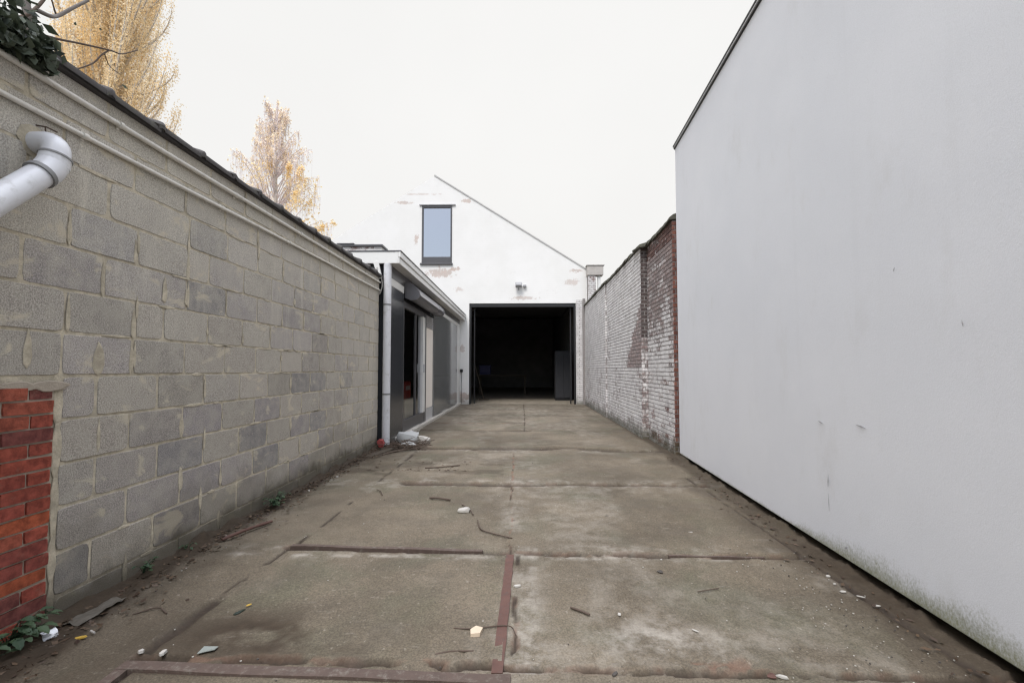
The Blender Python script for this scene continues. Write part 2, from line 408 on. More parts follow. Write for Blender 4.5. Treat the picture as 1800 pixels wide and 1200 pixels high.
# ------------------------------------------------------------------ sky and sun
SUN_EL, SUN_AZ = math.radians(54), math.radians(195)      # azimuth from +Y, clockwise: behind the camera
w = bpy.data.worlds.new('World'); sc.world = w; w.use_nodes = True
t = w.node_tree; t.nodes.clear()
def wn(typ, **p):
    nd = t.nodes.new(typ)
    for k, v in p.items(): setattr(nd, k, v)
    return nd
def wl(a, b): t.links.new(a, b)
bg = wn('ShaderNodeBackground'); out = wn('ShaderNodeOutputWorld'); wl(bg.outputs[0], out.inputs[0])
sky = wn('ShaderNodeTexSky', sky_type='NISHITA', sun_disc=False, sun_elevation=SUN_EL, sun_rotation=SUN_AZ, air_density=1.2, dust_density=2.0, ozone_density=1.2)
tc = wn('ShaderNodeTexCoord'); sx = wn('ShaderNodeSeparateXYZ'); wl(tc.outputs['Generated'], sx.inputs[0])
# cloud cover: closed white layer ahead, opening to blue behind the camera
cr = wn('ShaderNodeValToRGB'); wl(sx.outputs[2], cr.inputs[0])
e = cr.color_ramp.elements
OV = 10.0
e[0].position = 0.0; e[0].color = (.512*OV, .508*OV, .499*OV, 1)
e[1].position = 1.0; e[1].color = (2.2*OV, 2.3*OV, 2.6*OV, 1)
e2 = cr.color_ramp.elements.new(.70); e2.color = (.528*OV, .525*OV, .518*OV, 1)
nz = wn('ShaderNodeTexNoise'); nz.inputs['Scale'].default_value = 2.2; nz.inputs['Detail'].default_value = 6; wl(tc.outputs['Generated'], nz.inputs['Vector'])
def wm(op, a, b, clamp=False):
    nd = wn('ShaderNodeMath', operation=op, use_clamp=clamp)
    for i, v in enumerate((a, b)):
        if isinstance(v, bpy.types.NodeSocket): wl(v, nd.inputs[i])
        else: nd.inputs[i].default_value = v
    return nd.outputs[0]
cover = wm('ADD', wm('MULTIPLY', sx.outputs[1], 1.1), wm('ADD', .95, wm('MULTIPLY', wm('SUBTRACT', nz.outputs[0], .5), .9)), True)
mr = wn('ShaderNodeMapRange', interpolation_type='SMOOTHSTEP'); wl(cover, mr.inputs[0]); mr.inputs[1].default_value = .05; mr.inputs[2].default_value = .7; mr.inputs[3].default_value = .15; mr.inputs[4].default_value = 1.0
nz2 = wn('ShaderNodeTexNoise'); nz2.inputs['Scale'].default_value = 1.6; nz2.inputs['Detail'].default_value = 5; wl(tc.outputs['Generated'], nz2.inputs['Vector'])
ct_ = wn('ShaderNodeVectorMath', operation='SCALE'); wl(cr.outputs[0], ct_.inputs[0]); wl(wm('ADD', .93, wm('MULTIPLY', nz2.outputs[0], .14)), ct_.inputs['Scale'])
mx = wn('ShaderNodeMix', data_type='RGBA'); wl(mr.outputs[0], mx.inputs[0]); wl(sky.outputs[0], mx.inputs[6]); wl(ct_.outputs[0], mx.inputs[7])
wl(mx.outputs[2], bg.inputs[0]); bg.inputs[1].default_value = .1
sd = bpy.data.lights.new('sun', 'SUN'); so = bpy.data.objects.new('sun', sd); COL.objects.link(so)
sd.energy = 1.2; sd.angle = math.radians(20); sd.color = (1, .975, .94)
dirv = Vector((math.sin(SUN_AZ)*math.cos(SUN_EL), math.cos(SUN_AZ)*math.cos(SUN_EL), math.sin(SUN_EL)))
so.rotation_euler = dirv.to_track_quat('Z', 'Y').to_euler(); so.location = (0, -20, 30)
sc.view_settings.view_transform = 'Standard'; sc.view_settings.look = 'None'; sc.view_settings.gamma = 1; sc.view_settings.exposure = 0.80
sc.render.engine = 'CYCLES'; sc.cycles.max_bounces = 8; sc.cycles.transparent_max_bounces = 16
sc.cycles.use_denoising = True; sc.cycles.filter_width = 1.3

# ------------------------------------------------------------------ ground
g = MB(); S = 600
g.face([(-S, -S, -.06), (S, -S, -.06), (S, S, -.06), (-S, S, -.06)])
tag(g.build('ground', M['soil']), kind='structure')

def pavement():
    ys = [0.9]
    while ys[-1] < 15.2: ys.append(ys[-1] + max(.008, .0058*ys[-1]))
    ys = np.array([-1.5, -1.0, -.5, 0, .3, .6] + ys); xs = np.arange(-2.32, 2.36, .0135)
    X, Y = np.meshgrid(xs, ys)
    wob = .022
    Xw = X + wob*(fbm(X*7, Y*7, 4, 3)-.5)*2; Yw = Y + wob*(fbm(X*7, Y*7, 4, 9)-.5)*2
    def seg(p, q):
        px, py = p; qx, qy = q; dx, dy = qx-px, qy-py; L = dx*dx+dy*dy
        tt = np.clip(((Xw-px)*dx + (Yw-py)*dy)/L, 0, 1)
        return np.hypot(Xw-px-tt*dx, Yw-py-tt*dy)
    H = .006*(fbm(X*1.1, Y*1.1, 3, 1)-.5) + .003*(fbm(X*14, Y*14, 4, 2)-.5)
    # slab settlement
    def slab(x0, x1, y0, y1, h, tx=0, ty=0):
        m = (X > x0) & (X < x1) & (Y > y0) & (Y < y1); H[m] += h + tx*(X[m]-(x0+x1)/2) + ty*(Y[m]-(y0+y1)/2)
    slab(-1.56, -.07, 1.82, 2.96, .004, .002); slab(-.07, 1.81, 1.82, 2.96, -.003, -.002, .003); slab(-.08, 1.82, 2.96, 4.7, .004)
    slab(-1.53, -.08, 2.96, 4.7, -.003); slab(-1.9, -.1, 4.7, 6.68, .003); slab(-.1, 1.9, 4.7, 6.68, -.004, 0, .002)
    slab(-2.3, -1.56, -2, 3.1, .010); slab(-2, 2, 6.68, 8.66, .006)
    joint = np.zeros_like(X); red = np.zeros_like(X)
    def J(pts, wd, dep, gate=(.0, .1), seed=0, redness=0, sc_=6, grow=.0045):
        nonlocal H, joint, red
        d = np.full_like(X, 9.)
        for p, q in zip(pts[:-1], pts[1:]): d = np.minimum(d, seg(p, q))
        n = fbm(X*sc_, Y*sc_, 4, 40+seed)
        ww = wd*(.35 + 1.5*n)
        # narrow joints are widened a little with distance so that the mesh still carries them
        ww = np.maximum(ww, grow*np.abs(Y))
        k = (1-ss(.35, 1.0, d/ww))*ss(gate[0], gate[1], n)
        H = H - dep*k*np.minimum(1, .6+.8*n); joint = np.maximum(joint, k)
        if redness: red = np.maximum(red, (1-ss(.5, 1.3, d/ww))*ss(.45, .6, fbm(X*9, Y*9, 3, 60+seed))*redness)
    J([(-1.59, .5), (-1.575, 2.3)], .030, .02, (.25, .45), 1)
    J([(-1.575, 2.3), (-1.53, 3.1)], .008, .008, (.35, .5), 2); J([(-1.53, 3.1), (-1.5, 6.7)], .007, .006, (.42, .6), 2)
    J([(1.82, .5), (1.8, 2.9), (1.84, 5.0)], .016, .014, (.3, .5), 3)
    J([(-.035, 1.8), (-.02, 2.9)], .012, .012, (.38, .55), 4, .5)
    J([(-.067, 2.9), (-.085, 4.0), (-.1, 6.7)], .006, .005, (.56, .7), 5, .6, 6, .002)
    J([(.08, 8.66), (.10, 11.5), (.1, 15)], .011, .008, (.25, .45), 6, 0, 6, .0009)
    J([(-1.6, 1.865), (-.9, 1.855), (.0, 1.835), (2.1, 1.80)], .026, .03, (.38, .5), 7, .35, 7)
    J([(-1.55, 3.0), (-.25, 2.94), (.1, 2.935), (1.8, 2.91)], .034, .03, (.26, .42), 8, .35)
    J([(-1.2, 4.70), (-.3, 4.66), (.5, 4.68), (1.9, 4.65)], .075, .045, (.2, .36), 9, .25, 4)
    J([(-1.85, 6.72), (-.4, 6.74), (.3, 6.75), (.8, 6.82), (1.4, 6.6), (2.05, 6.55)], .13, .06, (.15, .32), 10, .1, 3)
    J([(-2.0, 8.72), (-.5, 8.66), (.1, 8.66)], .11, .04, (.1, .25), 11, 0, 3)
    J([(.1, 8.66), (1.9, 8.6)], .02, .02, (.4, .6), 12, 0, 3)
    J([(-1.9, 11.5), (2.0, 11.5)], .07, .02, (.2, .4), 13, 0, 2); J([(-1.9, 13.2), (2.0, 13.3)], .035, .02, (.3, .5), 14, 0, 2)
    J([(-1.9, 9.9), (-.6, 9.8), (.1, 9.9)], .02, .01, (.35, .55), 15, .5, 2)
    # gravelly break-outs beside the joints
    br = ss(.56, .62, fbm(X*9, Y*9, 5, 80))*np.exp(-(((Y-1.88)/.05)**2))*((X > -1.45) & (X < 1.9)); H -= .014*br; red = np.maximum(red, br*.45*ss(.5, .56, fbm(X*6, Y*6, 3, 90)))
    # soil creeping out from both wall feet
    nl = fbm(X*.0+3, Y*2.1, 4, 21); nl2 = fbm(X*9, Y*9, 4, 22)
    near = ss(3.6, 1.6, Y)
    lim = -2.2 + .05 + .12*nl + near*(.06+.09*nl) + .05*nl2
    lim = np.where(Y > 5.6, lim + .28*ss(5.6, 6.4, Y)*ss(7.3, 6.7, Y), lim)
    soilL = ss(.05, -.05, X-lim)*ss(7.6, 7.0, Y)
    wx = 1.787 + .0586*Y
    nr = fbm(X*.0+7, Y*1.7, 4, 23)
    limr = wx - .07 - .16*nr - .05*nl2
    soilR = ss(-.06, .06, X-limr)*ss(6.5, 6.0, Y)*(.72+.28*nl2)
    limb = 2.10 + .012*(Y-7.67) - .03 - .05*nr
    soilB = ss(-.05, .06, X-limb)*(Y > 6.0)*.8
    soil = np.clip(np.maximum(np.maximum(soilL, soilR*.85), soilB), 0, 1)
    # brown dust on the far slabs edge, damp gutter beside the white wall
    gut = ss(1.55, 1.8, X + .12*(fbm(X*2, Y*2, 4, 33)-.5))*(Y < 5)*.5
    soil = np.maximum(soil, gut)
    # oily patch
    oil = np.exp(-(((X+1.2)/.38)**2 + ((Y-2.03)/.2)**2))*ss(.30, .48, fbm(X*6, Y*6, 5, 51))
    oil2 = np.exp(-(((X+1.05)/.28)**2 + ((Y-1.93)/.06)**2))*ss(.3, .5, fbm(X*8, Y*8, 4, 52))
    lf = ss(.52, .66, fbm(X*2.5, Y*5, 5, 53))*.5*(np.abs(Y-5.4) < .5)*(X < -.2)
    moss = ss(.5, .66, fbm(X*3, Y*3, 5, 57))*ss(-1.35, -1.75, X)*ss(4.5, 2.5, Y)*.22
    soil = np.clip(np.maximum.reduce([soil, oil*1.0, oil2*.95, lf, moss]), 0, 1)
    H = H + soilL*(.006+.02*fbm(X*16, Y*16, 4, 25)) + soilR*.006*fbm(X*16, Y*16, 3, 26)
    H = H + (Y < 6.2)*np.exp(-((X-(wx+.02))/.032)**2)*.038*ss(.35, .75, fbm(X*14, Y*9, 5, 27))
    H = H + (Y < 6.8)*np.exp(-((X+2.2)/.04)**2)*.05*ss(.3, .75, fbm(X*8, Y*4, 4, 28))
    pale = 1.0*np.exp(-(((X-.66)/.33)**2 + ((Y-2.02)/.13)**2)) + .8*np.exp(-(((X-.02)/.09)**2))*(Y > 1.8)*(Y < 2.75) + .5*np.exp(-(((X+.06)/.1)**2))*(Y > 3.3)*(Y < 4.1)
    pale += .6*ss(.04, .0, np.abs(Y-2.87-.0*X))*(fbm(X*5, Y*5, 3, 70) > .5)*(np.abs(X) < 1.9)
    pale += .55*np.exp(-(((X-1.75)/.12)**2))*ss(.5, .62, fbm(X*4, Y*4, 4, 71))*(Y < 3.2)
    for yj, wj in ((2.885, .05), (3.0, .05), (4.60, .09), (4.78, .08), (6.55, .12)):
        pale += .55*np.exp(-(((Y-yj-.02*np.sin(X*5))/wj)**2))*ss(.46, .62, fbm(X*6, Y*6, 4, 72))
    pale += .28*ss(.5, .66, fbm(X*1.6+9, Y*1.1, 5, 74))*(np.abs(X) < 1.6)
    pale = np.clip(pale + .25*ss(8, 13, Y), 0, 1)
    # wheel-worn lanes and damp blotches
    soil = np.clip(soil + 0.18*ss(.55, .68, fbm(X*2.1, Y*1.5, 5, 75)), 0, 1)
    ny, nx = X.shape
    V = np.stack([X, Y, H], -1).reshape(-1, 3)
    i = np.arange(ny*nx).reshape(ny, nx)
    Q = np.stack([i[:-1, :-1], i[:-1, 1:], i[1:, 1:], i[1:, :-1]], -1).reshape(-1, 4)
    me = bpy.data.meshes.new('concrete_paving')
    me.vertices.add(len(V)); me.vertices.foreach_set('co', V.astype(np.float32).ravel())
    me.loops.add(Q.size); me.loops.foreach_set('vertex_index', Q.ravel().astype(np.int32))
    me.polygons.add(len(Q)); me.polygons.foreach_set('loop_start', np.arange(0, Q.size, 4, dtype=np.int32)); me.polygons.foreach_set('loop_total', np.full(len(Q), 4, dtype=np.int32))
    me.update(); me.validate()
    at = me.color_attributes.new('Col', 'FLOAT_COLOR', 'POINT')
    at.data.foreach_set('color', np.stack([joint, soil, red, pale], -1).astype(np.float32).ravel())
    me.polygons.foreach_set('use_smooth', [True]*len(Q))
    me.materials.append(M['ground'])
    o = bpy.data.objects.new('concrete_paving', me); COL.objects.link(o); tag(o, kind='structure')
pavement()

# ------------------------------------------------------------------ left block wall
XW = -2.2; WTOP = 2.625; WEND = 6.8; WBEG = -2.5
wall = thing('block_wall', 'long grey concrete block wall with tan mortar, capped with dark tiles, on the left', 'wall', (XW, 2, 0))
def blob_outline(y0, y1, z0, z1, jit, step=.03, cr=.006):
    pts = []
    ny = max(2, int((y1-y0)/step)); nz = max(2, int((z1-z0)/step))
    for i in range(ny): pts.append([y0+(y1-y0)*i/ny, z0])
    for i in range(nz): pts.append([y1, z0+(z1-z0)*i/nz])
    for i in range(ny): pts.append([y1-(y1-y0)*i/ny, z1])
    for i in range(nz): pts.append([y0, z1-(z1-z0)*i/nz])
    for k, p in enumerate(pts):
        p[0] += R.uniform(-jit, jit); p[1] += R.uniform(-jit, jit)
        cy = (p[0]-y0 < .01) + (y1-p[0] < .01); cz = (p[1]-z0 < .01) + (z1-p[1] < .01)
        if cy and cz:
            c = cr*R.uniform(.3, 1.4)
            p[0] += c if p[0]-y0 < .01 else -c; p[1] += c if p[1]-z0 < .01 else -c
    return pts
def add_block(mb, x, y0, y1, z0, z1, col, jit=.0011, dep=.006, mi=0, tilt=None, step=.03, cr=.006, c=.0035):
    o = blob_outline(y0, y1, z0, z1, jit, step, cr)
    cy, cz = (y0+y1)/2, (z0+z1)/2
    ty, tz = tilt or (R.uniform(-.006, .006), R.uniform(-.008, .008)); dx = R.uniform(-.0015, .0015)
    n = len(o)
    fr = []; bk = []
    for (y, z) in o:
        sy = c if y < cy else -c; sz = c if z < cz else -c
        fr.append((x+dx+(y-cy)*ty+(z-cz)*tz, y+sy, z+sz)); bk.append((x-dep, y, z))
    mb.mesh(fr+bk, [tuple(range(n))] + [(i, n+i, n+(i+1) % n, (i+1) % n) for i in range(n)], mi, col)
def smear(mb, x, cy, z0, z1, wid, mi=1, taper=True):
    n = 16; pts = []; x += R.uniform(0, .0009)
    for k in range(n):
        a = 2*PI*k/n; ry = wid/2*(1 if not taper else (.65-.35*math.sin(a)*1.0)); 
        pts.append((x, cy+math.cos(a)*ry*R.uniform(.75, 1.2), (z0+z1)/2+math.sin(a)*(z1-z0)/2*R.uniform(.88, 1.08)))
    inner = [(x+.0022, cy+(p[1]-cy)*.82, (z0+z1)/2+(p[2]-(z0+z1)/2)*.88) for p in pts]
    mb.mesh(pts+inner, [tuple(range(n, 2*n))] + [(i, (i+1) % n, n+(i+1) % n, n+i) for i in range(n)], mi)
wb = MB()
JO = {-1: 2.46, 0: 2.26, 1: 2.46, 2: 2.27, 3: 2.46, 4: 2.26, 5: 2.47, 6: 2.48, 7: 2.28, 8: 2.48, 9: 2.29, 10: 2.44, 11: 2.27}
EXTRA = {6: [2.68], 7: [2.86], 8: [2.86], 9: [2.87]}
SHIFT = {6: 3.06, 7: 3.25, 8: 3.06, 9: 3.25, 10: 2.83}
GREYS = [(.395, .372, .345), (.375, .35, .335), (.43, .40, .365), (.385, .36, .355), (.415, .39, .355), (.325, .305, .31), (.30, .29, .295)]
joints = {}
for k in range(-1, 12):
    z0 = .12+.209*k; z1 = z0+.209
    if k == -1: z0 = -.04
    ys = []
    y = JO[k]
    if k in EXTRA:
        ys += [y] + EXTRA[k]; y2 = SHIFT[k]
    else: y2 = y
    while y2 < WEND+.05: ys.append(y2); y2 += .39*R.uniform(.985, 1.015)
    y2 = y-.39
    while y2 > WBEG: ys.append(y2); y2 -= .39
    ys = sorted(set([WBEG] + [v for v in ys if WBEG+.06 < v < WEND-.07] + [WEND]))
    joints[k] = (ys, z0, z1)
    for a, b in zip(ys[:-1], ys[1:]):
        if b < 2.2 and z1 < 1.0 and (a+b)/2 < 2.03: continue
        if a < 2.08 and z1 < 1.2: 
            a = max(a, 2.084)
        if b-a < .05: continue
        c = R.choice(GREYS); f = R.uniform(.86, 1.12)
        m = R.uniform(.003, .008); mz = R.uniform(.003, .007)
        add_block(wb, XW, a+(m if a > WBEG else 0), b-(m if b < WEND else 0), z0+(mz if k > -1 else 0), min(z1, WTOP)-mz, tuple(q*f for q in c)+(0,))
# mortar bed and core
wb.box((XW-.22, WBEG, -.05), (XW-.0035, WEND, WTOP), mi=1)
for a in ((2.265, 1.17, 1.345, .10), (2.675, 1.60, 1.77, .055), (2.868, 1.60, 1.78, .03), (2.862, 1.78, 1.98, .045), (2.862, 1.96, 2.1, .03), (2.455, 1.165, 1.37, .03), (2.478, 1.20, 1.36, .03), (2.465, 1.37, 1.55, .045), (2.10, 1.37, 1.575, .03), (1.93, 1.2, 1.38, .05), (2.27, 1.58, 1.77, .035), (2.28, .76, .95, .03), (2.255, .15, .32, .02), (2.46, 1.79, 1.95, .03), (2.09, 1.8, 1.97, .035), (3.05, 1.0, 1.14, .04)):
    smear(wb, XW+.0015, a[0], a[1], a[2], a[3])
for k, (ys, z0, z1) in joints.items():
    for y in ys[1:-1]:
        if y > 2.2 and R.random() < .5:
            h = R.uniform(.05, .17); zz = R.uniform(max(z0, 0), z1-h*.6); smear(wb, XW+.0012, y+R.uniform(-.01, .01), zz, zz+h, R.uniform(.016, .048), taper=R.random() < .5)
    for q in range(12):
        if R.random() < .55:
            y = R.uniform(2.2, 6.6); L = R.uniform(.04, .22)
            z = z1+R.uniform(-.004, .004)
            if z > WTOP-.02: continue
            n = 12; h_ = R.uniform(.012, .026); pts = []
            for q_ in range(n): a_ = 2*PI*q_/n; pts.append((XW+.0006+.0001*(q % 7), y+math.cos(a_)*L/2*R.uniform(.85, 1.1), z+math.sin(a_)*h_/2*R.uniform(.7, 1.2)))
            inn = [(XW+.003, y+(p_[1]-y)*.9, z+(p_[2]-z)*.7) for p_ in pts]
            wb.mesh(pts+inn, [tuple(range(n, 2*n))] + [(i_, (i_+1) % n, n+(i_+1) % n, n+i_) for i_ in range(n)], 1)
# vertical mortar band beside the brick patch, dribble of mortar above it
for z0, z1, w_ in ((-.02, .2, .030), (.19, .42, .034), (.41, .7, .036), (.69, .95, .04), (.93, 1.13, .045)):
    smear(wb, XW+.002+.0007*int(z0*10 % 3), 2.070, z0, z1, w_*1.15, taper=False)
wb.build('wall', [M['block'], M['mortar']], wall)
# brick patch
bp = MB()
for r in range(18):
    z0 = -.02+r*.0635; z1 = z0+.0568
    if z1 > 1.125: break
    y = 2.044 + R.uniform(-.008, .005); half = r % 2
    first = True
    while y > .9:
        L = (.098 if (half and first) else .205) * R.uniform(.97, 1.02); first = False
        base = R.choice([(.25, .056, .04), (.28, .064, .042), (.21, .052, .042), (.30, .08, .05), (.25, .058, .04), (.15, .046, .042)])
        if z0 < .5 and R.random() < .25: base = (.34, .085, .038)
        f = R.uniform(.85, 1.1)
        sh = R.uniform(-.003, .003)
        add_block(bp, XW+.014+sh, y-L, y, z0+R.uniform(-.002, .002), z1+R.uniform(-.002, .002), tuple(q*f for q in base)+(0,), .0012, .02, 0, (R.uniform(-.02, .02), R.uniform(-.03, .03)), .07, .0015, .0016)
        y -= L+.0085
bp.box((XW-.0028, .9, -.04), (XW+.006, 2.046, 1.1), mi=1)
for i in range(9): smear(bp, XW+.012+.0009*(i % 3), 2.02-.13*i, 1.095, 1.145, .17, 1, False)
tag(bp.build('brick_infill', [M['redbrick'], M['rmortar']], wall), 'orange red brick patch let into the foot of the grey block wall')
# tile coping
cp = MB()
cp.box((XW-.26, WBEG, WTOP-.005), (XW+.030, WEND+.01, WTOP+.020), .004, 1)
n = 0
y = 2.22-.333*13
while y < WEND+.02:
    L = .345
    prof = [(.046, .012), (.042, .030), (.012, .045), (-.06, .07), (-.12, .078), (-.2, .06), (-.27, .03)]
    jy = R.uniform(-.010, .010); jz = R.uniform(-.004, .005)
    def shell(rows, th):
        m_ = len(prof); k_ = len(rows); N = k_*m_
        vs = [p for r_ in rows for p in r_]; vs += [(p[0]-.002, p[1], p[2]-th) for p in vs]; fs = []
        for a in range(k_-1):
            for i in range(m_-1):
                fs.append((a*m_+i, a*m_+i+1, (a+1)*m_+i+1, (a+1)*m_+i)); fs.append((N+a*m_+i, N+(a+1)*m_+i, N+(a+1)*m_+i+1, N+a*m_+i+1))
            fs.append((a*m_, (a+1)*m_, N+(a+1)*m_, N+a*m_)); fs.append((a*m_+m_-1, N+a*m_+m_-1, N+(a+1)*m_+m_-1, (a+1)*m_+m_-1))
        e_ = (k_-1)*m_
        for i in range(m_-1): fs.append((i, N+i, N+i+1, i+1)); fs.append((e_+i, e_+i+1, N+e_+i+1, N+e_+i))
        cp.mesh(vs, fs, 0)
    shell([[(XW+px, yy, WTOP+pz+dz+jz) for px, pz in prof] for yy, dz in ((y+jy, .008), (y+L+jy, -.004))], .014)
    ch_ = R.uniform(.8, 1.2)
    shell([[(XW+px+gx, y+jy+yy, WTOP+pz*.9+dz*ch_+jz) for px, pz in prof] for yy, dz, gx in ((-.008, .010, .003), (.0, .020, .007), (.016, .025, .010), (.034, .021, .007), (.044, .010, .003))], .022)
    if R.random() < .5:
        cp.tube([(XW+.038, y+jy-.04, WTOP+.028), (XW+.046, y+jy+.015, WTOP+.036), (XW+.036, y+jy+.075, WTOP+.026)], [.005, .012, .005], 7, 0)
    y += .333
tag(cp.build('coping', [M['tile'], M['slate']], wall, 50))

# conduits along the block wall
def conduit(label, zf, r, clips):
    t_ = thing('conduit_pipe', label, 'conduit', (XW+.02, 2.0, zf(2.0)), 'conduits along the block wall')
    mb = MB(); P_ = []
    y = WBEG+.1
    while y < WEND: P_.append((XW+r+.004+.003*math.sin(y*2.3), y, zf(y)+.004*math.sin(y*1.7))); y += .3
    P_.append((XW+r+.004, WEND-.01, zf(WEND)))
    mb.tube(P_, r, 10); mb.build('pipe', M['conduit'], t_, 40)
    for cy in clips:
        c = MB(); z = zf(cy)+.004*math.sin(cy*1.7)
        c.tube([(XW+r+.004, cy-.012, z), (XW+r+.004, cy+.012, z)], r+.004, 10); c.box((XW-.001, cy-.009, z-r-.012), (XW+.006, cy+.009, z+r+.012), .001)
        c.build('clip', M['conduit'], t_, 40)
conduit('upper pale conduit running just below the wall coping', lambda y: 2.525+.002*y, .0145, (1.35, 2.32, 3.3, 4.3, 5.3, 6.3))
conduit('lower pale conduit, a hand below the upper one on the block wall', lambda y: 2.362+.011*(y-1.8), .0125, (1.3, 2.13, 3.15, 4.1, 5.1, 6.1))

# ------------------------------------------------------------------ white drain pipe coming out of the block wall
dp = thing('drain_pipe', 'fat white plastic drain pipe elbowing out of the block wall', 'pipe', (XW, 1.96, 2.2))
e_ = MB(); r = .050
c0 = Vector((XW-.03, 1.9300, 2.222)); c1 = Vector((XW+.045, 1.9300, 2.222))
dn = Vector((.02, -.245, -.262)).normalized()
pth = [c0, c1]
# sweep from outward (+X) round to downwards
for k in range(1, 8):
    a = k/8*PI/2; pth.append(Vector((XW+.045+.06*math.sin(a), 1.9300-.012*(1-math.cos(a)), 2.222-.06*(1-math.cos(a)))))
pth += [Vector((XW+.107, 1.9120, 2.135))]
e_.tube(pth, r, 20); a = MB(); smear(a, XW+.001, 1.9300, 2.15, 2.295, .16, 0, False); a.build('mortar_seal', M['mortar'], dp)
e_.build('elbow', M['pvc'], dp, 40)
k_ = MB(); k_.tube([(XW+.107, 1.9150, 2.150), (XW+.107, 1.9050, 2.105)], r+.006, 20); k_.tube([(XW+.107, 1.9155, 2.152), (XW+.107, 1.9135, 2.144)], r+.009, 20, 1)
k_.tube([(XW+.107, 1.9060, 2.112), (XW+.108, 1.8850, 2.075), (XW+.109, 1.8550, 2.045)], [r+.006, r+.006, r+.005], 20); 
k_.tube([(XW+.1087, 1.8610, 2.052), (XW+.109, 1.848, 2.038)], r+.009, 20, 1)
k_.build('collar', [M['pvc'], M['seal']], dp, 40)
s_ = MB(); p0 = Vector((XW+.109, 1.8600, 2.05)); s_.tube([p0, p0+dn*.5, p0+dn*1.0, p0+dn*1.3], r, 20); s_.tube([p0+dn*1.3, (XW+.1, .93, .9), (XW+.1, .93, -.02)], r, 20)
s_.build('pipe', M['pvc'], dp, 40)
nb = MB(); nb.tube([(XW-.005, 1.925, 2.306), (XW+.04, 1.932, 2.300), (XW+.05, 1.97, 2.296)], .0035, 6)
nb.tube([(XW+.036, 1.93, 2.302), (XW+.012, 1.955, 2.288)], .003, 6)
tag(nb.build('wall_hook', M['twig']), 'small rusty hook in the block wall just above the white drain elbow', 'hook')

# ------------------------------------------------------------------ brick-laying helper (two ends of a wall)
def lay(mb, org, u, nrm, ulen, z0, z1, colfn, bl=.21, bh=.0655, jt=.010, dep=.012, jit=.002, phase=0.0, mi=0):
    org = Vector(org); u = Vector(u).normalized(); nrm = Vector(nrm).normalized()
    r = 0; z = z0
    while z < z1-.02:
        zt = min(z+bh-jt, z1)
        s = -R.choice((0, .5))*0 - (bl/2 if r % 2 else 0) - phase
        while s < ulen-.01:
            a = max(s, 0); b = min(s+bl-jt, ulen)
            if b-a > .02:
                c = colfn(org.y*0+(a+b)/2, (z+zt)/2, r)
                d = R.uniform(-jit, jit); cz = R.uniform(-.0015, .0015); ch = .003
                A = org+u*a; B = org+u*b
                fr = [A+u*ch+nrm*d+Vector((0, 0, z+ch+cz)), B-u*ch+nrm*(d+R.uniform(-.001, .001))+Vector((0, 0, z+ch+cz)), B-u*ch+nrm*d+Vector((0, 0, zt-ch+cz)), A+u*ch+nrm*(d+R.uniform(-.001, .001))+Vector((0, 0, zt-ch+cz))]
                bk = [A-nrm*dep+Vector((0, 0, z+cz)), B-nrm*dep+Vector((0, 0, z+cz)), B-nrm*dep+Vector((0, 0, zt+cz)), A-nrm*dep+Vector((0, 0, zt+cz))]
                mb.mesh(fr+bk, [(0, 1, 2, 3)] + [(i, 4+i, 4+(i+1) % 4, (i+1) % 4) for i in range(4)], mi, c)
            s += bl
        z += bh; r += 1
REDS = [(.27, .155, .135), (.30, .18, .155), (.24, .14, .125), (.33, .21, .18), (.22, .14, .125)]
def rd(f=1.0):
    c = R.choice(REDS); k = f*R.uniform(.8, 1.2); return tuple(q*k for q in c)

# ------------------------------------------------------------------ right old brick wall
bw = thing('brick_wall', 'old brick garden wall with flaking white paint and mossy tile coping', 'wall', (2.3, 10, 0))
mb = MB()
P0 = Vector((2.10, 7.72, 0)); P1 = Vector((2.215, 15.05, 0)); U = (P1-P0).normalized(); NB = Vector((-U.y, U.x, 0))
BT = 3.33
def far_col(s, z, r):
    y = 7.72+s
    # bare swept-out flank of a vanished lean-to next to the pier
    a = .93
    lim = 7.8 + (2.3-z)*1.05 if z < 2.4 else 7.78 + .12*max(0, (3.2-z))
    if z > 1.25 and y < lim: a = .30 if z < 2.35 else .72
    elif z > 1.1 and y < lim+.25 and z < 2.2: a = .66
    if 10.55 < y < 11.2 and 1.4 < z < 2.1+(11.2-y): a = .70
    if z < 1.2: a = .80 + .12*math.sin(y*3)
    if z < .3: a = .68
    if z > 3.0: a -= .12*(z-3.0)/.3
    a += R.uniform(-.13, .05)
    c = rd(.9) if a < .5 or R.random() < .5 else (.30, .24, .22)
    if a < .8: c = tuple(q*.6+.23 for q in c)
    return (*c, a)
lay(mb, P0, U, NB, 3.35, -.02, BT, far_col)
P0b = P0+U*3.35 + NB*.035
lay(mb, P0b, U, NB, 3.95, -.02, BT, lambda s, z, r: far_col(s+3.35, z, r), phase=.06)
lay(mb, P0b-NB*.04, (NB.x, NB.y, 0), (0, -1, 0), .04, -.02, BT, lambda s, z, r: (.3, .25, .23, .9))
for (a, b, off) in ((P0, P0+U*3.35, 0), (P0b, P0b+U*3.95, 0)):
    q = [a-NB*.007, b-NB*.007, b-NB*.28, a-NB*.28]
    mb.prism([(p.x, p.y, -.05) for p in q], (0, 0, BT+.04), 1)
# pier front facing the camera
def pier_col(s, z, r):
    if z > 1.75: return (*tuple(q*.25+.055 for q in rd(.8)), .12 if z > 2.0 else .3)
    return (*tuple(q*.5+.13 for q in rd()), .55+R.uniform(-.08, .08))
lay(mb, (2.10, 7.715, 0), (1, 0, 0), (0, -1, 0), .13, -.02, BT, pier_col, bl=.13)
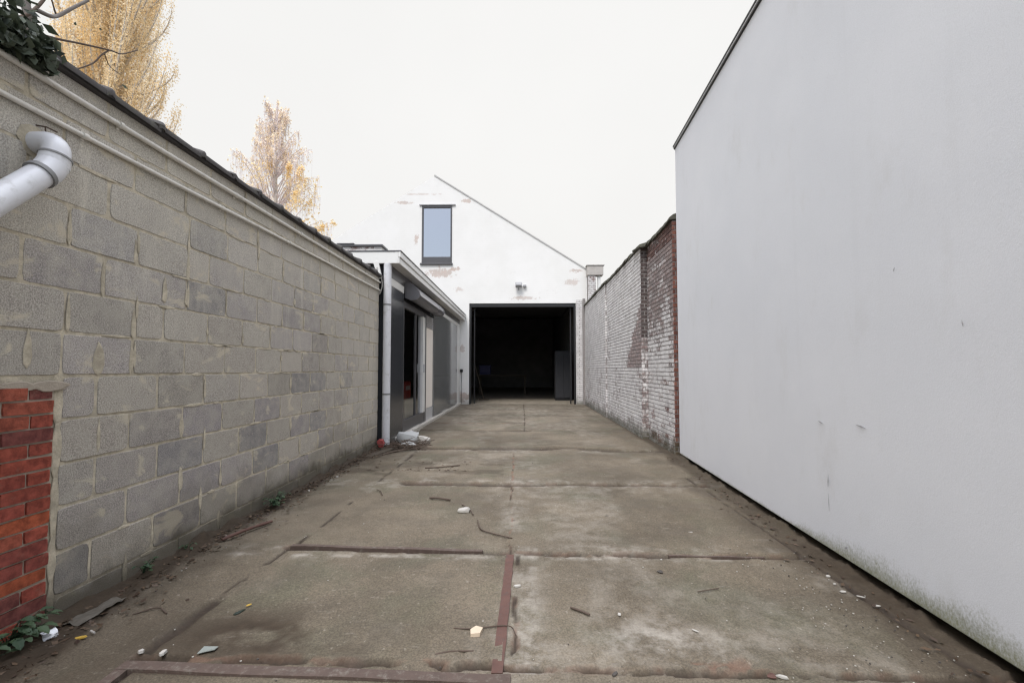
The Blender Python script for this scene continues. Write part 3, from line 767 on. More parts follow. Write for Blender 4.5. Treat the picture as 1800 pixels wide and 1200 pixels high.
# near section, paint only below shoulder height
X2 = 2.166
def near_col(s, z, r):
    y = 7.70-s
    k = 1.55 + .22*math.sin(y*4+1)
    a = .76 if z < k else .76-.34*min(1, (z-k)/.7)
    if z > 2.9: a = .34
    if z < .25: a = .6
    if y < 6.5 and z > 1.2: a -= .15
    c = rd(.95)
    if z > 3.05: c = tuple(q*.6 for q in c)
    elif z > 1.2: c = tuple(q*.5+.17 for q in c)
    return (*c, a+R.uniform(-.16, .12))
lay(mb, (2.205, 7.705, 0), (-.0285, -1, 0), (-1, .0285, 0), 1.40, -.02, BT-.02, near_col)
mb.prism([(X2+.009, 6.312, -.05), (2.213, 7.72, -.05), (2.5, 7.72, -.05), (X2+.30, 6.312, -.05)], (0, 0, BT+.04), 1)
# red end of the wall
def end_col(s, z, r):
    c = R.choice([(.22, .10, .077), (.18, .082, .065), (.26, .115, .085)]); return (*c, .05 if R.random() < .9 else .4)
lay(mb, (X2+.001, 6.305, 0), (1, 0, 0), (0, -1, 0), .30, -.02, BT-.02, end_col, bl=.105)
mb.build('wall', [M['paintbrick'], M['pmortar']], bw)
ct = MB()
def coping_run(A, B, nrm, z, step=.21, over=.05, drop=.0):
    A = Vector(A); B = Vector(B); u = (B-A).normalized(); L = (B-A).length; s = 0
    while s < L:
        l = step*R.uniform(.9, 1.15)
        a = A+u*s; b = A+u*min(s+l*1.2, L+.05); jz = R.uniform(-.008, .012); ov = over+R.uniform(-.012, .015)
        prof = [(ov, .0), (ov-.004, .028), (-.02, .075), (-.15, .115), (-.30, .05), (-.30, .02)]
        vs = [tuple(a+nrm*p+Vector((0, 0, z+q+jz+.022))) for p, q in prof] + [tuple(b+nrm*p+Vector((0, 0, z+q+jz-.012))) for p, q in prof]
        k = len(prof); ct.mesh(vs, [tuple(range(k)), tuple(range(k, 2*k))[::-1]] + [(i, (i+1) % k, k+(i+1) % k, k+i) for i in range(k)])
        s += l
coping_run((X2, 6.29, 0), (2.20, 7.66, 0), Vector((-1, 0, 0)), BT-.015, .24, .035)
coping_run(P0+U*.12, P0+U*3.3, NB, BT-.01, .24, .03); coping_run(P0b, P0b+U*3.9, NB, BT-.01, .24, .03)
# wider lifted tile over the pier
ct.box((2.04, 7.60, BT+.0), (2.45, 8.05, BT+.035), .008, rot=Matrix.Rotation(math.radians(-7), 3, 'Y') @ Matrix.Rotation(math.radians(5), 3, 'X'))
ct.build('coping', M['moss'], bw)

# ------------------------------------------------------------------ white rendered house on the right
WA = Vector((1.70, -1.5, 0)); WB_ = Vector((2.156, 6.088, 0)); wu = (WB_-WA).normalized(); wnrm = Vector((-wu.y, wu.x, 0)); WH = 4.255
hs = thing('rendered_house', 'tall blank white rendered house wall with dark metal roof trim, on the right', 'house', (2.5, 2, 0))
mb = MB()
far = [WA, WB_, WB_-wnrm*6, WA-wnrm*6]
# face as a fine sheet with a touch of unevenness, body behind it
nx_, nz_ = 90, 46
vs = []; fs = []
for i in range(nx_+1):
    for j in range(nz_+1):
        s = (WB_-WA).length*i/nx_; z = .062+(WH-.062)*j/nz_
        d = (fb1(s*.8, z*.8, 5)-.5)*.010 if 0 < i < nx_ and j > 0 else 0
        p = WA+wu*s+wnrm*d; vs.append((p.x, p.y, z))
for i in range(nx_):
    for j in range(nz_): a = i*(nz_+1)+j; fs.append((a, a+nz_+1, a+nz_+2, a+1))
b0 = len(vs)
vs += [(p.x, p.y, z) for z in (.062, WH) for p in far]
fs += [(b0+1, b0+2, b0+6, b0+5), (b0+2, b0+3, b0+7, b0+6), (b0+3, b0+0, b0+4, b0+7), (b0+3, b0+2, b0+1, b0+0), (b0+4, b0+5, b0+6, b0+7)]
mb.mesh(vs, fs); o = mb.build('wall', M['render'], hs, fixn=False)
me = o.data; me.polygons.foreach_set('use_smooth', [i < nx_*nz_ for i in range(len(me.polygons))])
pl = MB(); q = [WA-wnrm*.09, WB_-wnrm*.09-wu*.03, WB_-wnrm*5.9-wu*.03, WA-wnrm*5.9]
pl.prism([(p.x, p.y, -.05) for p in q], (0, 0, .111)); pl.build('plinth', simple('damp_plinth', (.075, .075, .05), .95, .5, 9, .7, 50, dirt=(.05, .065, .025), dirtamt=.9), hs)
tr = MB()
def strip(o0, o1, z0, z1, mi):
    q = [WA+wnrm*o1, WB_+wnrm*o1+wu*.02, WB_+wnrm*o0+wu*.02, WA+wnrm*o0]
    tr.prism([(p.x, p.y, z0) for p in q], (0, 0, z1-z0), mi)
strip(-.3, .010, WH+.001, WH+.016, 0); strip(-.3, .022, WH+.016, WH+.034, 1); strip(-.3, .027, WH+.034, WH+.052, 0)
tr.build('roof_trim', [M['steelblk'], M['alulite']], hs)
def scar(s0, z0, s1, z1, w_):
    sf = MB()
    a = WA+wu*s0+wnrm*.0065; b = WA+wu*s1+wnrm*.0065
    mid = (a+b)/2; zm = (z0+z1)/2; dz = Vector((0, 0, 1)); dr = Vector((b.x-a.x, b.y-a.y, z1-z0)).normalized(); pr = dr.cross(wnrm)*w_
    A = Vector((a.x, a.y, z0)); B = Vector((b.x, b.y, z1)); Mp = (A+B)/2
    sf.prism([A, Mp-pr+dr*R.uniform(-.01, .01), B, Mp+pr], wnrm*.0012); sf.build('scuff_mark', M['scuff'], hs)
def sy(y): return (y+1.5)/wu.y
scar(sy(2.98), .858, sy(2.915), .845, .004); scar(sy(2.62), .878, sy(2.53), .866, .005); scar(sy(2.89), .45, sy(2.885), .53, .005); scar(sy(2.885), .30, sy(2.89), .41, .0025); scar(sy(2.75), .12, sy(2.72), .14, .006)
scar(sy(1.935), 1.41, sy(1.93), 1.38, .003); scar(sy(2.3), 1.7, sy(2.29), 1.72, .003)

# ------------------------------------------------------------------ gable garage
GY = 15.06; AX, AZ = -2.94, 7.92; EX, EZ = 2.26, 4.62; LX = -8.14
gb = thing('gable_garage', 'white painted brick gable building with an open black garage doorway', 'building', (-1, GY, 0))
mb = MB()
D0, D1, DT = -1.756, 1.888, 3.437
W0, W1, Z0, Z1 = -3.41, -2.36, 4.83, 6.84
def roofz(x): return AZ-(AZ-EZ)*abs(x-AX)/(EX-AX)
def gf(pts): mb.face([(x, GY, z) for x, z in pts], 0)
gf([(LX, 0), (W0, 0), (W0, roofz(W0)), (LX, roofz(LX))])
gf([(W0, 0), (D0, 0), (D0, DT), (D0, Z0), (W1, Z0), (W0, Z0)])
gf([(D0, DT), (D1, DT), (D1, Z0), (D0, Z0)])
gf([(D1, 0), (EX, 0), (EX, EZ), (D1, roofz(D1)), (D1, Z0), (D1, DT)])
gf([(W1, Z0), (D0, Z0), (D1, Z0), (D1, roofz(D1)), (W1, roofz(W1))])
gf([(W0, Z1), (W1, Z1), (W1, roofz(W1)), (AX, AZ), (W0, roofz(W0))])
def reveal(x0, x1, z0, z1, d, bottom=True):
    ps = [(x0, z0), (x0, z1), (x1, z1), (x1, z0)]
    for i in range(4 if bottom else 3):
        a = ps[i]; b = ps[(i+1) % 4]; mb.face([(a[0], GY, a[1]), (b[0], GY, b[1]), (b[0], GY+d, b[1]), (a[0], GY+d, a[1])], 0)
reveal(D0, D1, 0, DT, .1, False); reveal(W0, W1, Z0, Z1, .06)
GB = 29.0
# inside faces and outer flanks
mb.face([(LX, GY, 0), (LX, GB, 0), (LX, GB, roofz(LX)), (LX, GY, roofz(LX))], 0)
mb.face([(EX, GY, 0), (EX, GB, 0), (EX, GB, EZ), (EX, GY, EZ)], 0)
mb.face([(LX, GB, 0), (EX, GB, 0), (EX, GB, EZ), (AX, GB, AZ), (LX, GB, roofz(LX))], 0)
mb.build('wall', M['gable'], gb, fixn=False)
ins = MB()
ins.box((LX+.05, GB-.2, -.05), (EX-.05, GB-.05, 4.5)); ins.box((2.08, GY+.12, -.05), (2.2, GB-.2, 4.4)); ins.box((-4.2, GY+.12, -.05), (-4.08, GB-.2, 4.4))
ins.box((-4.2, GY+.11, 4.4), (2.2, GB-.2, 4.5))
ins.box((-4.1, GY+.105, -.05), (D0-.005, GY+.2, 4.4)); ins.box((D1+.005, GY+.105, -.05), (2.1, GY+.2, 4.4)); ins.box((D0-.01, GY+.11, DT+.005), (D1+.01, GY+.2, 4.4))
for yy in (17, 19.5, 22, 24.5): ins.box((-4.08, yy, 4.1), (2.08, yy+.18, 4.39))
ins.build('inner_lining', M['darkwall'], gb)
fl = MB(); fl.box((-8.1, GY-.02, -.06), (2.2, GB, -.004)); fl.build('floor', M['gfloor'], gb)
rf = MB()
for sgn, xe in ((1, EX), (-1, LX)):
    a = Vector((AX, GY+.03, AZ-.12)); b = Vector((xe+sgn*.0, GY+.03, roofz(xe)-.12)); nn = Vector((sgn*.55, 0, .84))*.06
    rf.prism([a+nn*.2, b+nn*.2, b+nn*1.2, a+nn*1.2], (0, GB-GY-.04, 0))
rf.build('roof', M['tile'], gb)
vg = MB()
a = Vector((AX-.04, GY, AZ+.0)); b = Vector((EX-.02, GY, EZ+.0)); nn = Vector((.535, 0, .845))
vg.prism([a-nn*.03+Vector((0, -.02, 0)), b-nn*.03+Vector((0, -.02, 0)), b+nn*.012+Vector((0, -.02, 0)), a+nn*.012+Vector((0, -.02, 0))], (0, .018, 0))
vg.build('verge_trim', simple('verge_board', (.45, .44, .43), .7, .2, 5), gb)
# gable window
wf = MB()
fw = .055
for (x0, x1, z0, z1) in ((W0+.003, W0+fw, Z0+.003, Z1-.003), (W1-fw, W1-.003, Z0+.003, Z1-.003), (W0+fw, W1-fw, Z0+.003, Z0+.22), (W0+fw, W1-fw, Z1-fw-.02, Z1-.003)):
    wf.box((x0, GY-.018, z0), (x1, GY+.055, z1), .004)
win = wf.build('window', M['alu'], gb)
pn = MB(); pn.face([(W0+fw, GY+.025, Z0+.22), (W1-fw, GY+.025, Z0+.22), (W1-fw, GY+.025, Z1-fw-.02), (W0+fw, GY+.025, Z1-fw-.02)]); pn.build('pane', M['coated'], win)
bd = MB(); bd.box((W0-.02, GY+.12, Z0), (W1+.02, GY+.14, Z1)); bd.build('blind', M['darkwall'], win)
lt = MB(); lt.box((W0-.09, GY-.05, Z1+.002), (W1+.12, GY-.001, Z1+.04), .006); lt.build('lintel', M['camwhite'], win)
sl = MB(); sl.box((W0-.05, GY-.06, Z0-.06), (W1+.03, GY-.001, Z0-.002), .006); sl.build('sill', M['alu'], win)
# doorway frame and guide rails
df = MB()
df.box((D0+.004, GY+.03, 0), (D0+.07, GY+.10, DT-.005)); df.box((D1-.07, GY+.03, 0), (D1-.004, GY+.10, DT-.005)); df.box((D0+.07, GY+.03, DT-.12), (D1-.07, GY+.10, DT-.005))
df.build('door_frame', M['steelblk'], gb)
ra = MB()
for x in (D0+.16, D1-.16): ra.box((x-.02, GY+.25, 0), (x+.02, GY+.29, DT-.1)); ra.box((x-.02, GY+.25, DT-.1), (x+.02, GY+3.4, DT-.06))
for i in range(6): ra.box((D0+.1, GY+.5+i*.5, DT-.03), (D1-.1, GY+.98+i*.5, DT+.01), .01)
ra.build('overhead_door', M['steelblk'], gb)
ps = MB()
def pil_col(s, z, r): return (.55, .54, .54, .93)
lay(ps, (D1+.012, GY-.035, 0), (1, 0, 0), (0, -1, 0), .20, 0, DT+.1, pil_col, bl=.21)
ps.box((D1+.012, GY-.028, -.02), (D1+.212, GY-.001, DT+.1), mi=1); ps.box((D1+.225, GY-.06, -.02), (D1+.31, GY-.001, DT+.15), .008, 1)
ps.build('door_pier', [M['paintbrick'], M['pmortar']], gb)
# stubby corner pier at the right eaves
cp2 = MB()
lay(cp2, (2.27, GY-.26, 0), (1, 0, 0), (0, -1, 0), .26, 2.6, 4.33, lambda s, z, r: (*rd(1.1), .72+R.uniform(-.15, .1)), bl=.13)
cp2.box((2.27, GY-.253, 2.6), (2.53, GY-.002, 4.33), mi=1)
cp2.box((2.24, GY-.30, 4.33), (2.78, GY-.003, 4.66), .015, 2)
cp2.box((2.21, GY-.33, 4.66), (2.82, GY-.003, 4.685), .01, 2)
cp2.box((2.60, GY-.22, 3.0), (2.70, GY-.12, 4.33), .02, 4)
tag(cp2.build('corner_pier', [M['paintbrick'], M['pmortar'], simple('grey_gutter_box', (.48, .45, .42), .9, .3, 6, .5, 40), M['slate'], M['white']], gb), 'weathered grey capped brick pier at the right eaves')
# flood lamp over the doorway, small black box
lp = thing('flood_lamp', 'small grey flood lamp over the black garage doorway', 'lamp', (-.05, GY, 4.03))
a = MB(); a.box((-.17, GY-.22, 3.97), (.05, GY-.06, 4.12), .02, rot=Matrix.Rotation(math.radians(-25), 3, 'X')); a.tube([(-.06, GY, 3.9), (-.06, GY-.09, 3.93), (-.06, GY-.13, 4.0)], .02, 8); a.build('head', M['camwhite'], lp)
a = MB(); a.box((.09, GY-.10, 3.98), (.2, GY-.001, 4.06), .015); a.tube([(.04, GY-.05, 4.0), (.1, GY-.05, 4.0)], .012, 8); a.build('sensor', M['camwhite'], lp)
a = MB(); a.box((-2.06, GY-.07, 1.08), (-1.96, GY-.001, 1.19), .02); a.tube([(-2.01, GY-.02, 1.08), (-2.01, GY-.02, .02)], .008, 6)
tag(a.build('socket_box', M['black']), 'small black socket box on the white wall left of the garage doorway', 'socket')

# things standing inside the garage
cb = thing('steel_cabinet', 'grey steel cabinet just inside the garage on the right', 'cabinet', (1.6, 17.1, 0))
a = MB(); a.box((1.32, 16.9, .06), (1.97, 17.5, 1.88), .012); a.build('body', M['cabinet'], cb)
a = MB(); a.box((1.335, 16.88, .1), (1.64, 16.898, 1.85), .004); a.build('door', M['cabinet'], cb)
a = MB(); a.box((1.65, 16.88, .1), (1.955, 16.898, 1.85), .004); a.build('door', M['cabinet'], cb)
a = MB(); a.box((1.34, 16.92, 0), (1.95, 17.48, .06)); a.build('plinth', M['steelblk'], cb)
wbh = thing('workbench', 'dark wooden workbench at the back of the garage', 'workbench', (-.9, 21, 0))
a = MB(); a.box((-2.0, 20.6, .86), (.3, 21.3, .92), .006); a.build('top', M['wood'], wbh)
for x in (-1.9, .2):
    for y in (20.68, 21.22):
        a = MB(); a.box((x-.04, y-.04, 0), (x+.04, y+.04, .86)); a.build('leg', M['wood'], wbh)
a = MB(); a.box((-1.92, 20.7, 1.0), (-1.4, 21.1, 1.36), .02); a.box((-1.94, 20.68, 1.3), (-1.38, 21.12, 1.37), .01); a.box((-1.9, 20.72, .921), (-1.42, 21.08, 1.0), .01)
tag(a.build('storage_crate', M['blue']), 'dark blue plastic crate on the workbench in the garage', 'crate')
a = MB(); a.tube([(-1.42, 17.2, .0), (-1.83, 17.3, 1.5)], .022, 8); a.box((-1.62, 17.15, .0), (-1.22, 17.25, .05), .01)
tag(a.build('broom', M['wood']), 'pale broom leaning inside the garage by the left jamb', 'broom')

# ------------------------------------------------------------------ flat-roofed annex on the left
FX = -2.07; FY0, FY1 = 6.93, 15.0; AXL = -6.5; EVX = -1.89
an = thing('annex', 'low flat roofed annex with dark panels, glass door and white fascia', 'building', (-3, 11, 0))
wl_ = MB()
def panel(y0, y1, z0, z1, mi=0, x=FX, d=.05): wl_.box((x-d, y0, z0), (x, y1, z1), .003, mi)
panel(FY0, 7.78, .0, 2.53)                       # dark boards before the door
wl_.box((AXL, FY0, 0), (FX-.05, FY0+.05, 2.95), 0, 0)   # end wall facing the camera
wl_.box((XW+.005, FY0-.012, 0), (FX-.004, FY0-.001, 2.53), 0, 0)
panel(10.55, 14.4, .08, 2.60, 1)                 # grey glossy boards beyond the door
wl_.box((AXL, FY1-.1, 0), (FX-.05, FY1, 2.95), 0, 2)
wl_.box((AXL, FY0+.05, 0), (AXL+.1, FY1-.1, 2.95), 0, 2)
panel(14.41, 15.04, 0, 2.62, 3, FX+.004, .06)
panel(7.78, 10.56, 2.42, 2.60, 0, FX-.06, .05)
wl_.build('wall', [M['dark'], M['grey'], M['inner'], M['white']], an)
wt = MB(); wt.box((FX-.05, FY0-.01, 2.532), (FX+.004, 7.77, 2.655), .003); wt.build('white_trim', M['white'], an); wt = MB(); wt.box((FX-.05, 10.56, 2.603), (FX+.004, 15.02, 2.70), .003); wt.build('white_trim', M['white'], an)
hd = MB(); hd.box((FX-.05, FY0, 2.657), (FX-.008, 7.77, 2.86)); hd.box((FX-.05, 7.78, 2.605), (FX-.01, 10.55, 2.86)); hd.box((FX-.05, 10.56, 2.702), (FX-.008, 15.0, 2.86)); hd.build('head_board', M['alu'], an)
ro = MB(); ro.box((AXL-.1, FY0-.05, 2.95), (EVX-.025, 15.03, 3.03)); ro.build('roof', M['slate'], an)
so_ = MB(); so_.box((FX-.06, FY0-.08, 2.862), (EVX-.022, 15.02, 2.90)); so_.box((AXL, FY0-.08, 2.862), (FX-.06, FY0-.003, 2.90)); so_.build('soffit', M['white'], an)
fa = MB()
fa.box((EVX-.02, FY0-.12, 2.845), (EVX, 15.035, 2.935), .004); fa.box((EVX-.02, FY0-.12, 2.942), (EVX+.018, 15.035, 3.03), .004); fa.box((EVX-.018, FY0-.11, 2.934), (EVX-.006, 15.03, 2.944), 0, 1)
fa.box((EVX-.06, FY0-.125, 3.03), (EVX+.028, 15.04, 3.05), .003, 1)
fa.box((-4.5, FY0-.12, 2.845), (EVX-.021, FY0-.10, 3.028), .004); fa.box((-4.5, FY0-.13, 3.03), (EVX-.06, FY0-.06, 3.048), .003, 1)
fa.build('fascia', [M['white'], M['alu']], an)
# set-back parapet above the annex roof
pp = MB()
def pp_col(s, z, r): return (*rd(1.1), .88 if not (.55 < s < 1.0 and 3.22 < z < 3.33) else .58)
lay(pp, (-3.6, 7.6, 0), (1, 0, 0), (0, -1, 0), 1.17, 3.03, 3.33, pp_col)
pp.box((-6.0, 7.607, 3.03), (-2.43, 7.85, 3.33), mi=1); pp.box((-6.0, 7.57, 3.33), (-2.40, 7.9, 3.365), .004, 2); pp.box((-3.2, 7.56, 3.366), (-2.9, 7.7, 3.385), .003, 2)
pp.build('parapet', [M['paintbrick'], M['white'], M['alu']], an)
# sliding glass door
GX = FX-.04
dr = MB()
dr.box((GX-.03, 7.785, .0), (GX+.03, 7.86, 2.41), .003); dr.box((GX-.03, 9.52, .0), (GX+.035, 9.70, 2.41), .003); dr.box((GX-.03, 7.86, 2.30), (GX+.03, 9.52, 2.41), .003); dr.box((GX-.03, 7.86, .0), (GX+.03, 9.52, .28), .003)
dr.box((GX-.02, 8.78, .28), (GX+.02, 8.84, 2.30), .002)
door = dr.build('door', M['alu'], an)
gl = MB(); gl.face([(GX, 7.86, .28), (GX, 8.78, .28), (GX, 8.78, 2.30), (GX, 7.86, 2.30)]); gl.face([(GX+.004, 8.84, .28), (GX+.004, 9.30, .28), (GX+.004, 9.30, 2.30), (GX+.004, 8.84, 2.30)]); gl.build('glass', M['glass'], door)
stl = MB(); stl.box((GX-.02, 9.28, .28), (GX+.055, 9.37, 2.30), .003); stl.box((GX+.0, 9.43, .28), (GX+.05, 9.519, 2.30), .003); stl.box((GX-.018, 9.37, .28), (GX-.005, 9.43, 2.30), 0); stl.build('bright_stile', M['white'], door)
hn = MB(); hn.box((GX+.056, 9.31, 1.12), (GX+.085, 9.35, 1.30), .006); hn.build('handle', M['alulite'], door)
sp = MB(); sp.box((GX-.02, 9.72, .32), (GX+.012, 10.53, 2.12), .003); sp.box((GX-.02, 9.72, .0), (GX+.02, 10.53, .31), .003, 1)
for i in range(7): sp.box((GX-.02, 9.73, 2.13+i*.04), (GX+.022, 10.53, 2.155+i*.04), .003, 1)
sp.box((GX-.03, 9.70, 0), (GX+.03, 9.722, 2.41), .002, 2)
sp.build('side_panel', [M['beige'], M['alulite'], M['alu']], an)
kb = MB()
y = 7.3
while y < 14.9:
    l = R.uniform(.7, 1.1); kb.box((FX-.03, y, -.03), (FX+.065+R.uniform(-.012, .015), min(y+l-.008, 14.95), .065+R.uniform(-.012, .01)), .012); y += l
kb.build('threshold_kerb', M['sand'], an)
# room behind the glass
rm = MB(); rm.box((-5, 7.0, -.02), (GX-.05, 10.6, .03)); rm.box((-5.05, 7.0, .03), (-4.95, 10.6, 2.8)); rm.box((-4.95, 10.5, .03), (FX-.06, 10.54, 2.8)); rm.box((-4.95, 7.0, 2.8), (FX-.06, 10.5, 2.84)); rm.build('room', M['inner'], an)
a = MB(); a.box((-2.62, 8.5, .03), (-2.22, 9.25, .60), .01); tag(a.build('white_chest', M['white']), 'low white chest standing inside the annex glass door', 'chest')
bx = thing('red_box', 'red plastic box on the white chest behind the annex glass door', 'box', (-2.4, 8.8, .6))
a = MB(); a.box((-2.56, 8.62, .601), (-2.26, 9.1, .95), .02); a.build('body', M['redbox'], bx)
a = MB(); a.box((-2.262, 8.7, .78), (-2.255, 9.0, .86)); a.build('sticker', M['white'], bx)
# awning cassette above the door
aw = thing('awning_cassette', 'dark grey rolled up awning cassette above the annex glass door', 'awning', (-1.96, 9.2, 2.6))
def cas(y0, y1, name, grow=0.0):
    m_ = MB(); pr = [(FX+.0, 2.48), (FX+.10, 2.44), (FX+.19, 2.445), (FX+.24, 2.475), (FX+.262, 2.53), (FX+.25, 2.59), (FX+.18, 2.67), (FX+.08, 2.74), (FX+.0, 2.745)]
    cx = FX+.11; cz = 2.6
    m_.prism([(cx+(x-cx)*(1+grow), y0, cz+(z-cz)*(1+grow)) for x, z in pr], (0, y1-y0, 0)); return m_.build(name, M['alumid'], aw)
cas(7.90, 10.38, 'case'); cas(7.86, 7.899, 'end_cap', .06); cas(10.381, 10.42, 'end_cap', .06); cas(9.82, 9.86, 'joint_band', .04)
a = MB(); a.box((FX+.258, 7.93, 2.515), (FX+.268, 9.81, 2.55), .004); a.build('front_rail', M['alulite'], aw)
# rain downpipe at the annex corner
rp = thing('downpipe', 'white plastic rainwater downpipe on the corner of the dark annex', 'pipe', (-2.06, 6.87, 0))
px, py, pr_ = -2.085, 6.855, .06
a = MB(); a.tube([(px, py, .03), (px, py, .80)], pr_, 18); a.tube([(px, py, .82), (px, py, 2.84)], pr_, 18); a.build('pipe', M['pvc'], rp, 40)
for z in (.81, 2.20):
    a = MB(); a.tube([(px, py, z-.012), (px, py, z+.012)], pr_+.004, 18); a.box((px-.01, py, z-.01), (px+.01, FY0+.0, z+.01)); a.build('bracket', M['seal'], rp, 40)
# little white cover plate and loose cables at the eaves
a = MB(); a.prism([(-2.30, 6.80, 2.86), (-2.22, 6.80, 2.88), (-2.16, 6.80, 2.62), (-2.21, 6.80, 2.60)], (0, .03, 0))
tag(a.build('cover_plate', M['white']), 'narrow white cover plate hanging between downpipe and coping', 'plate')
def curve(pts, n=14):
    P = [Vector(p) for p in pts]; P = [P[0]*2-P[1]] + P + [P[-1]*2-P[-2]]; out = []
    for i in range(1, len(P)-2):
        for k in range(n):
            s = k/n; a, b, c, d = P[i-1:i+3]
            out.append(.5*((2*b)+(-a+c)*s+(2*a-5*b+4*c-d)*s*s+(-a+3*b-3*c+d)*s**3))
    out.append(P[-2]); return out
a = MB()
a.tube(curve([(-2.16, 6.79, 2.63), (-2.15, 6.79, 2.48), (-2.19, 6.80, 2.36), (XW-.005, 6.82, 2.41)]), .007, 6)
a.tube(curve([(-2.22, 6.79, 2.78), (-2.32, 6.76, 2.70), (-2.38, 6.75, 2.62), (-2.42, 6.72, 2.70)]), .005, 6)
a.tube(curve([(-2.22, 6.79, 2.72), (-2.30, 6.77, 2.73), (-2.40, 6.74, 2.76), (-2.5, 6.7, 2.70)]), .005, 6)
tag(a.build('loose_cable', M['cable'], None, 60), 'loose pale cables dangling where the block wall meets the annex', 'cable')

# ------------------------------------------------------------------ steel edgings let into the concrete
def strip_steel(name, pts, wd, z, mat, label):
    m_ = MB()
    for (p, q) in zip(pts[:-1], pts[1:]):
        p = Vector(p); q = Vector(q); u = (q-p).normalized(); nn = Vector((-u.y, u.x))
        n_ = 14; L = (q-p).length
        le = []; ri = []
        for i in range(n_+1):
            c = p+u*(L*i/n_); le.append(c+nn*(wd/2+R.uniform(-.003, .002))); ri.append(c-nn*(wd/2+R.uniform(-.003, .002)))
        for i in range(n_):
            h0 = z+.002*math.sin(i*.9); h1 = z+.002*math.sin((i+1)*.9)
            vs = [(le[i].x, le[i].y, h0), (le[i+1].x, le[i+1].y, h1), (ri[i+1].x, ri[i+1].y, h1), (ri[i].x, ri[i].y, h0)]
            vs += [(x, y, -.03) for x, y, _ in vs]
            m_.mesh(vs, [(0, 1, 2, 3), (0, 4, 5, 1), (2, 6, 7, 3)] + ([(0, 3, 7, 4)] if i == 0 else []) + ([(1, 5, 6, 2)] if i == n_-1 else []))
    return tag(m_.build(name, mat), label, 'steel strip', 'rusted steel edgings in the concrete')
strip_steel('steel_edging', [(-.068, 2.90), (-.094, 1.79)], .050, .008, M['rust'], 'red brown flat steel strip set lengthwise in the middle of the yard')
strip_steel('steel_edging', [(-1.55, 3.022), (-.25, 2.955)], .036, .010, M['rustlt'], 'brown steel edge across the left half of the yard, ending at the middle joint')
strip_steel('steel_edging', [(-1.60, 1.1), (-1.587, 1.778)], .05, .010, M['rustlt'], 'short brown steel edge running towards the viewer in the front left corner')
strip_steel('steel_edging', [(-1.61, 1.803), (-.04, 1.752)], .052, .0115, M['rustlt'], 'long brown steel edge across the very front of the yard')
strip_steel('steel_edging', [(.95, 2.918), (1.55, 2.90)], .016, .003, M['rustlt'], 'thin broken steel edge across the right half of the yard')

# ------------------------------------------------------------------ plants
def leaf_faces(C, size, asp=.6, up=None, var=.35, alpha=None, fold=False):
    """many leaf-sized quads (diamonds) at centres C"""
    n = len(C); d = NR.normal(size=(n, 3))
    if up is not None: d = d*(1-up[1]) + np.array(up[0])*up[1]*1.7
    d /= np.linalg.norm(d, axis=1, keepdims=True)
    e = NR.normal(size=(n, 3)); e -= (e*d).sum(1, keepdims=True)*d; e /= np.linalg.norm(e, axis=1, keepdims=True)
    s = size*(1+var*NR.uniform(-1, 1, size=(n, 1)))
    V = np.stack([C-d*s, C-d*s*.1+e*s*asp, C+d*s, C-d*s*.1-e*s*asp], 1).reshape(-1, 3)
    al = NR.uniform(0, 1, n) if alpha is None else alpha
    return V, al
def leaf_obj(name, V, al, mat, parent=None):
    n = len(V)//4
    me = bpy.data.meshes.new(name); me.vertices.add(len(V)); me.vertices.foreach_set('co', V.astype(np.float32).ravel())
    me.loops.add(4*n); me.loops.foreach_set('vertex_index', np.arange(4*n, dtype=np.int32))
    me.polygons.add(n); me.polygons.foreach_set('loop_start', np.arange(0, 4*n, 4, dtype=np.int32)); me.polygons.foreach_set('loop_total', np.full(n, 4, dtype=np.int32)); me.update(); me.validate()
    at = me.color_attributes.new('Col', 'FLOAT_COLOR', 'CORNER'); c = np.ones((n*4, 4), np.float32); c[:, 3] = np.repeat(al, 4); at.data.foreach_set('color', c.ravel())
    me.materials.append(mat); o = bpy.data.objects.new(name, me); COL.objects.link(o)
    if parent: adopt(o, parent)
    return o
# poplar: many near-vertical limbs, leaves strung along them
def poplar(loc, hgt, rad, label, seed):
    rr = random.Random(seed); tr_ = thing('poplar_tree', label, 'tree', loc, 'autumn trees beyond the block wall')
    X0, Y0, _ = loc
    m_ = MB(); m_.tube([(X0, Y0, 0), (X0+.2, Y0, hgt*.4), (X0, Y0, hgt*.9)], [.6, .4, .05], 8); m_.build('trunk', M['palebark'], tr_, 60)
    lm = MB(); CS = []; AL = []
    for i in range(380):
        a = rr.uniform(0, 2*PI); z0 = rr.uniform(4, hgt*.8); ln = rr.uniform(6, 12)*(1-.4*z0/hgt)
        rmax = rad*(1-.5*max(0, z0/hgt-.45)/.55)*rr.uniform(.25, 1.0)
        pts = []
        wx_ = rr.uniform(-.3, .3)
        for k in range(8):
            s = k/7; r_ = rmax*(1-(1-s)**2.2); pts.append((X0+math.cos(a+.15*s)*r_+wx_*s, Y0+math.sin(a+.15*s)*r_, z0+ln*s))
        lm.tube(pts, [.12*(1-s/7.6) for s in range(8)], 4, cap=False)
        tone = rr.uniform(0, 1)
        nn_ = 520
        s = NR.uniform(.15, 1.05, nn_); idx = np.clip(s*7, 0, 6.999).astype(int); fr = s*7-idx
        P_ = np.array(pts); Cc = P_[idx]*(1-fr)[:, None]+P_[np.minimum(idx+1, 7)]*fr[:, None]
        Cc = Cc + NR.normal(size=(nn_, 3))*np.array([.17, .17, .5])
        CS.append(Cc); AL.append(np.clip(tone+NR.uniform(-.25, .25, nn_), 0, 1))
    lm.build('limbs', M['palebark'], tr_)
    V, al = leaf_faces(np.concatenate(CS), .072, .6, ((0, 0, 1), .45)); leaf_obj('crown', V, np.concatenate(AL), M['gold'], tr_)
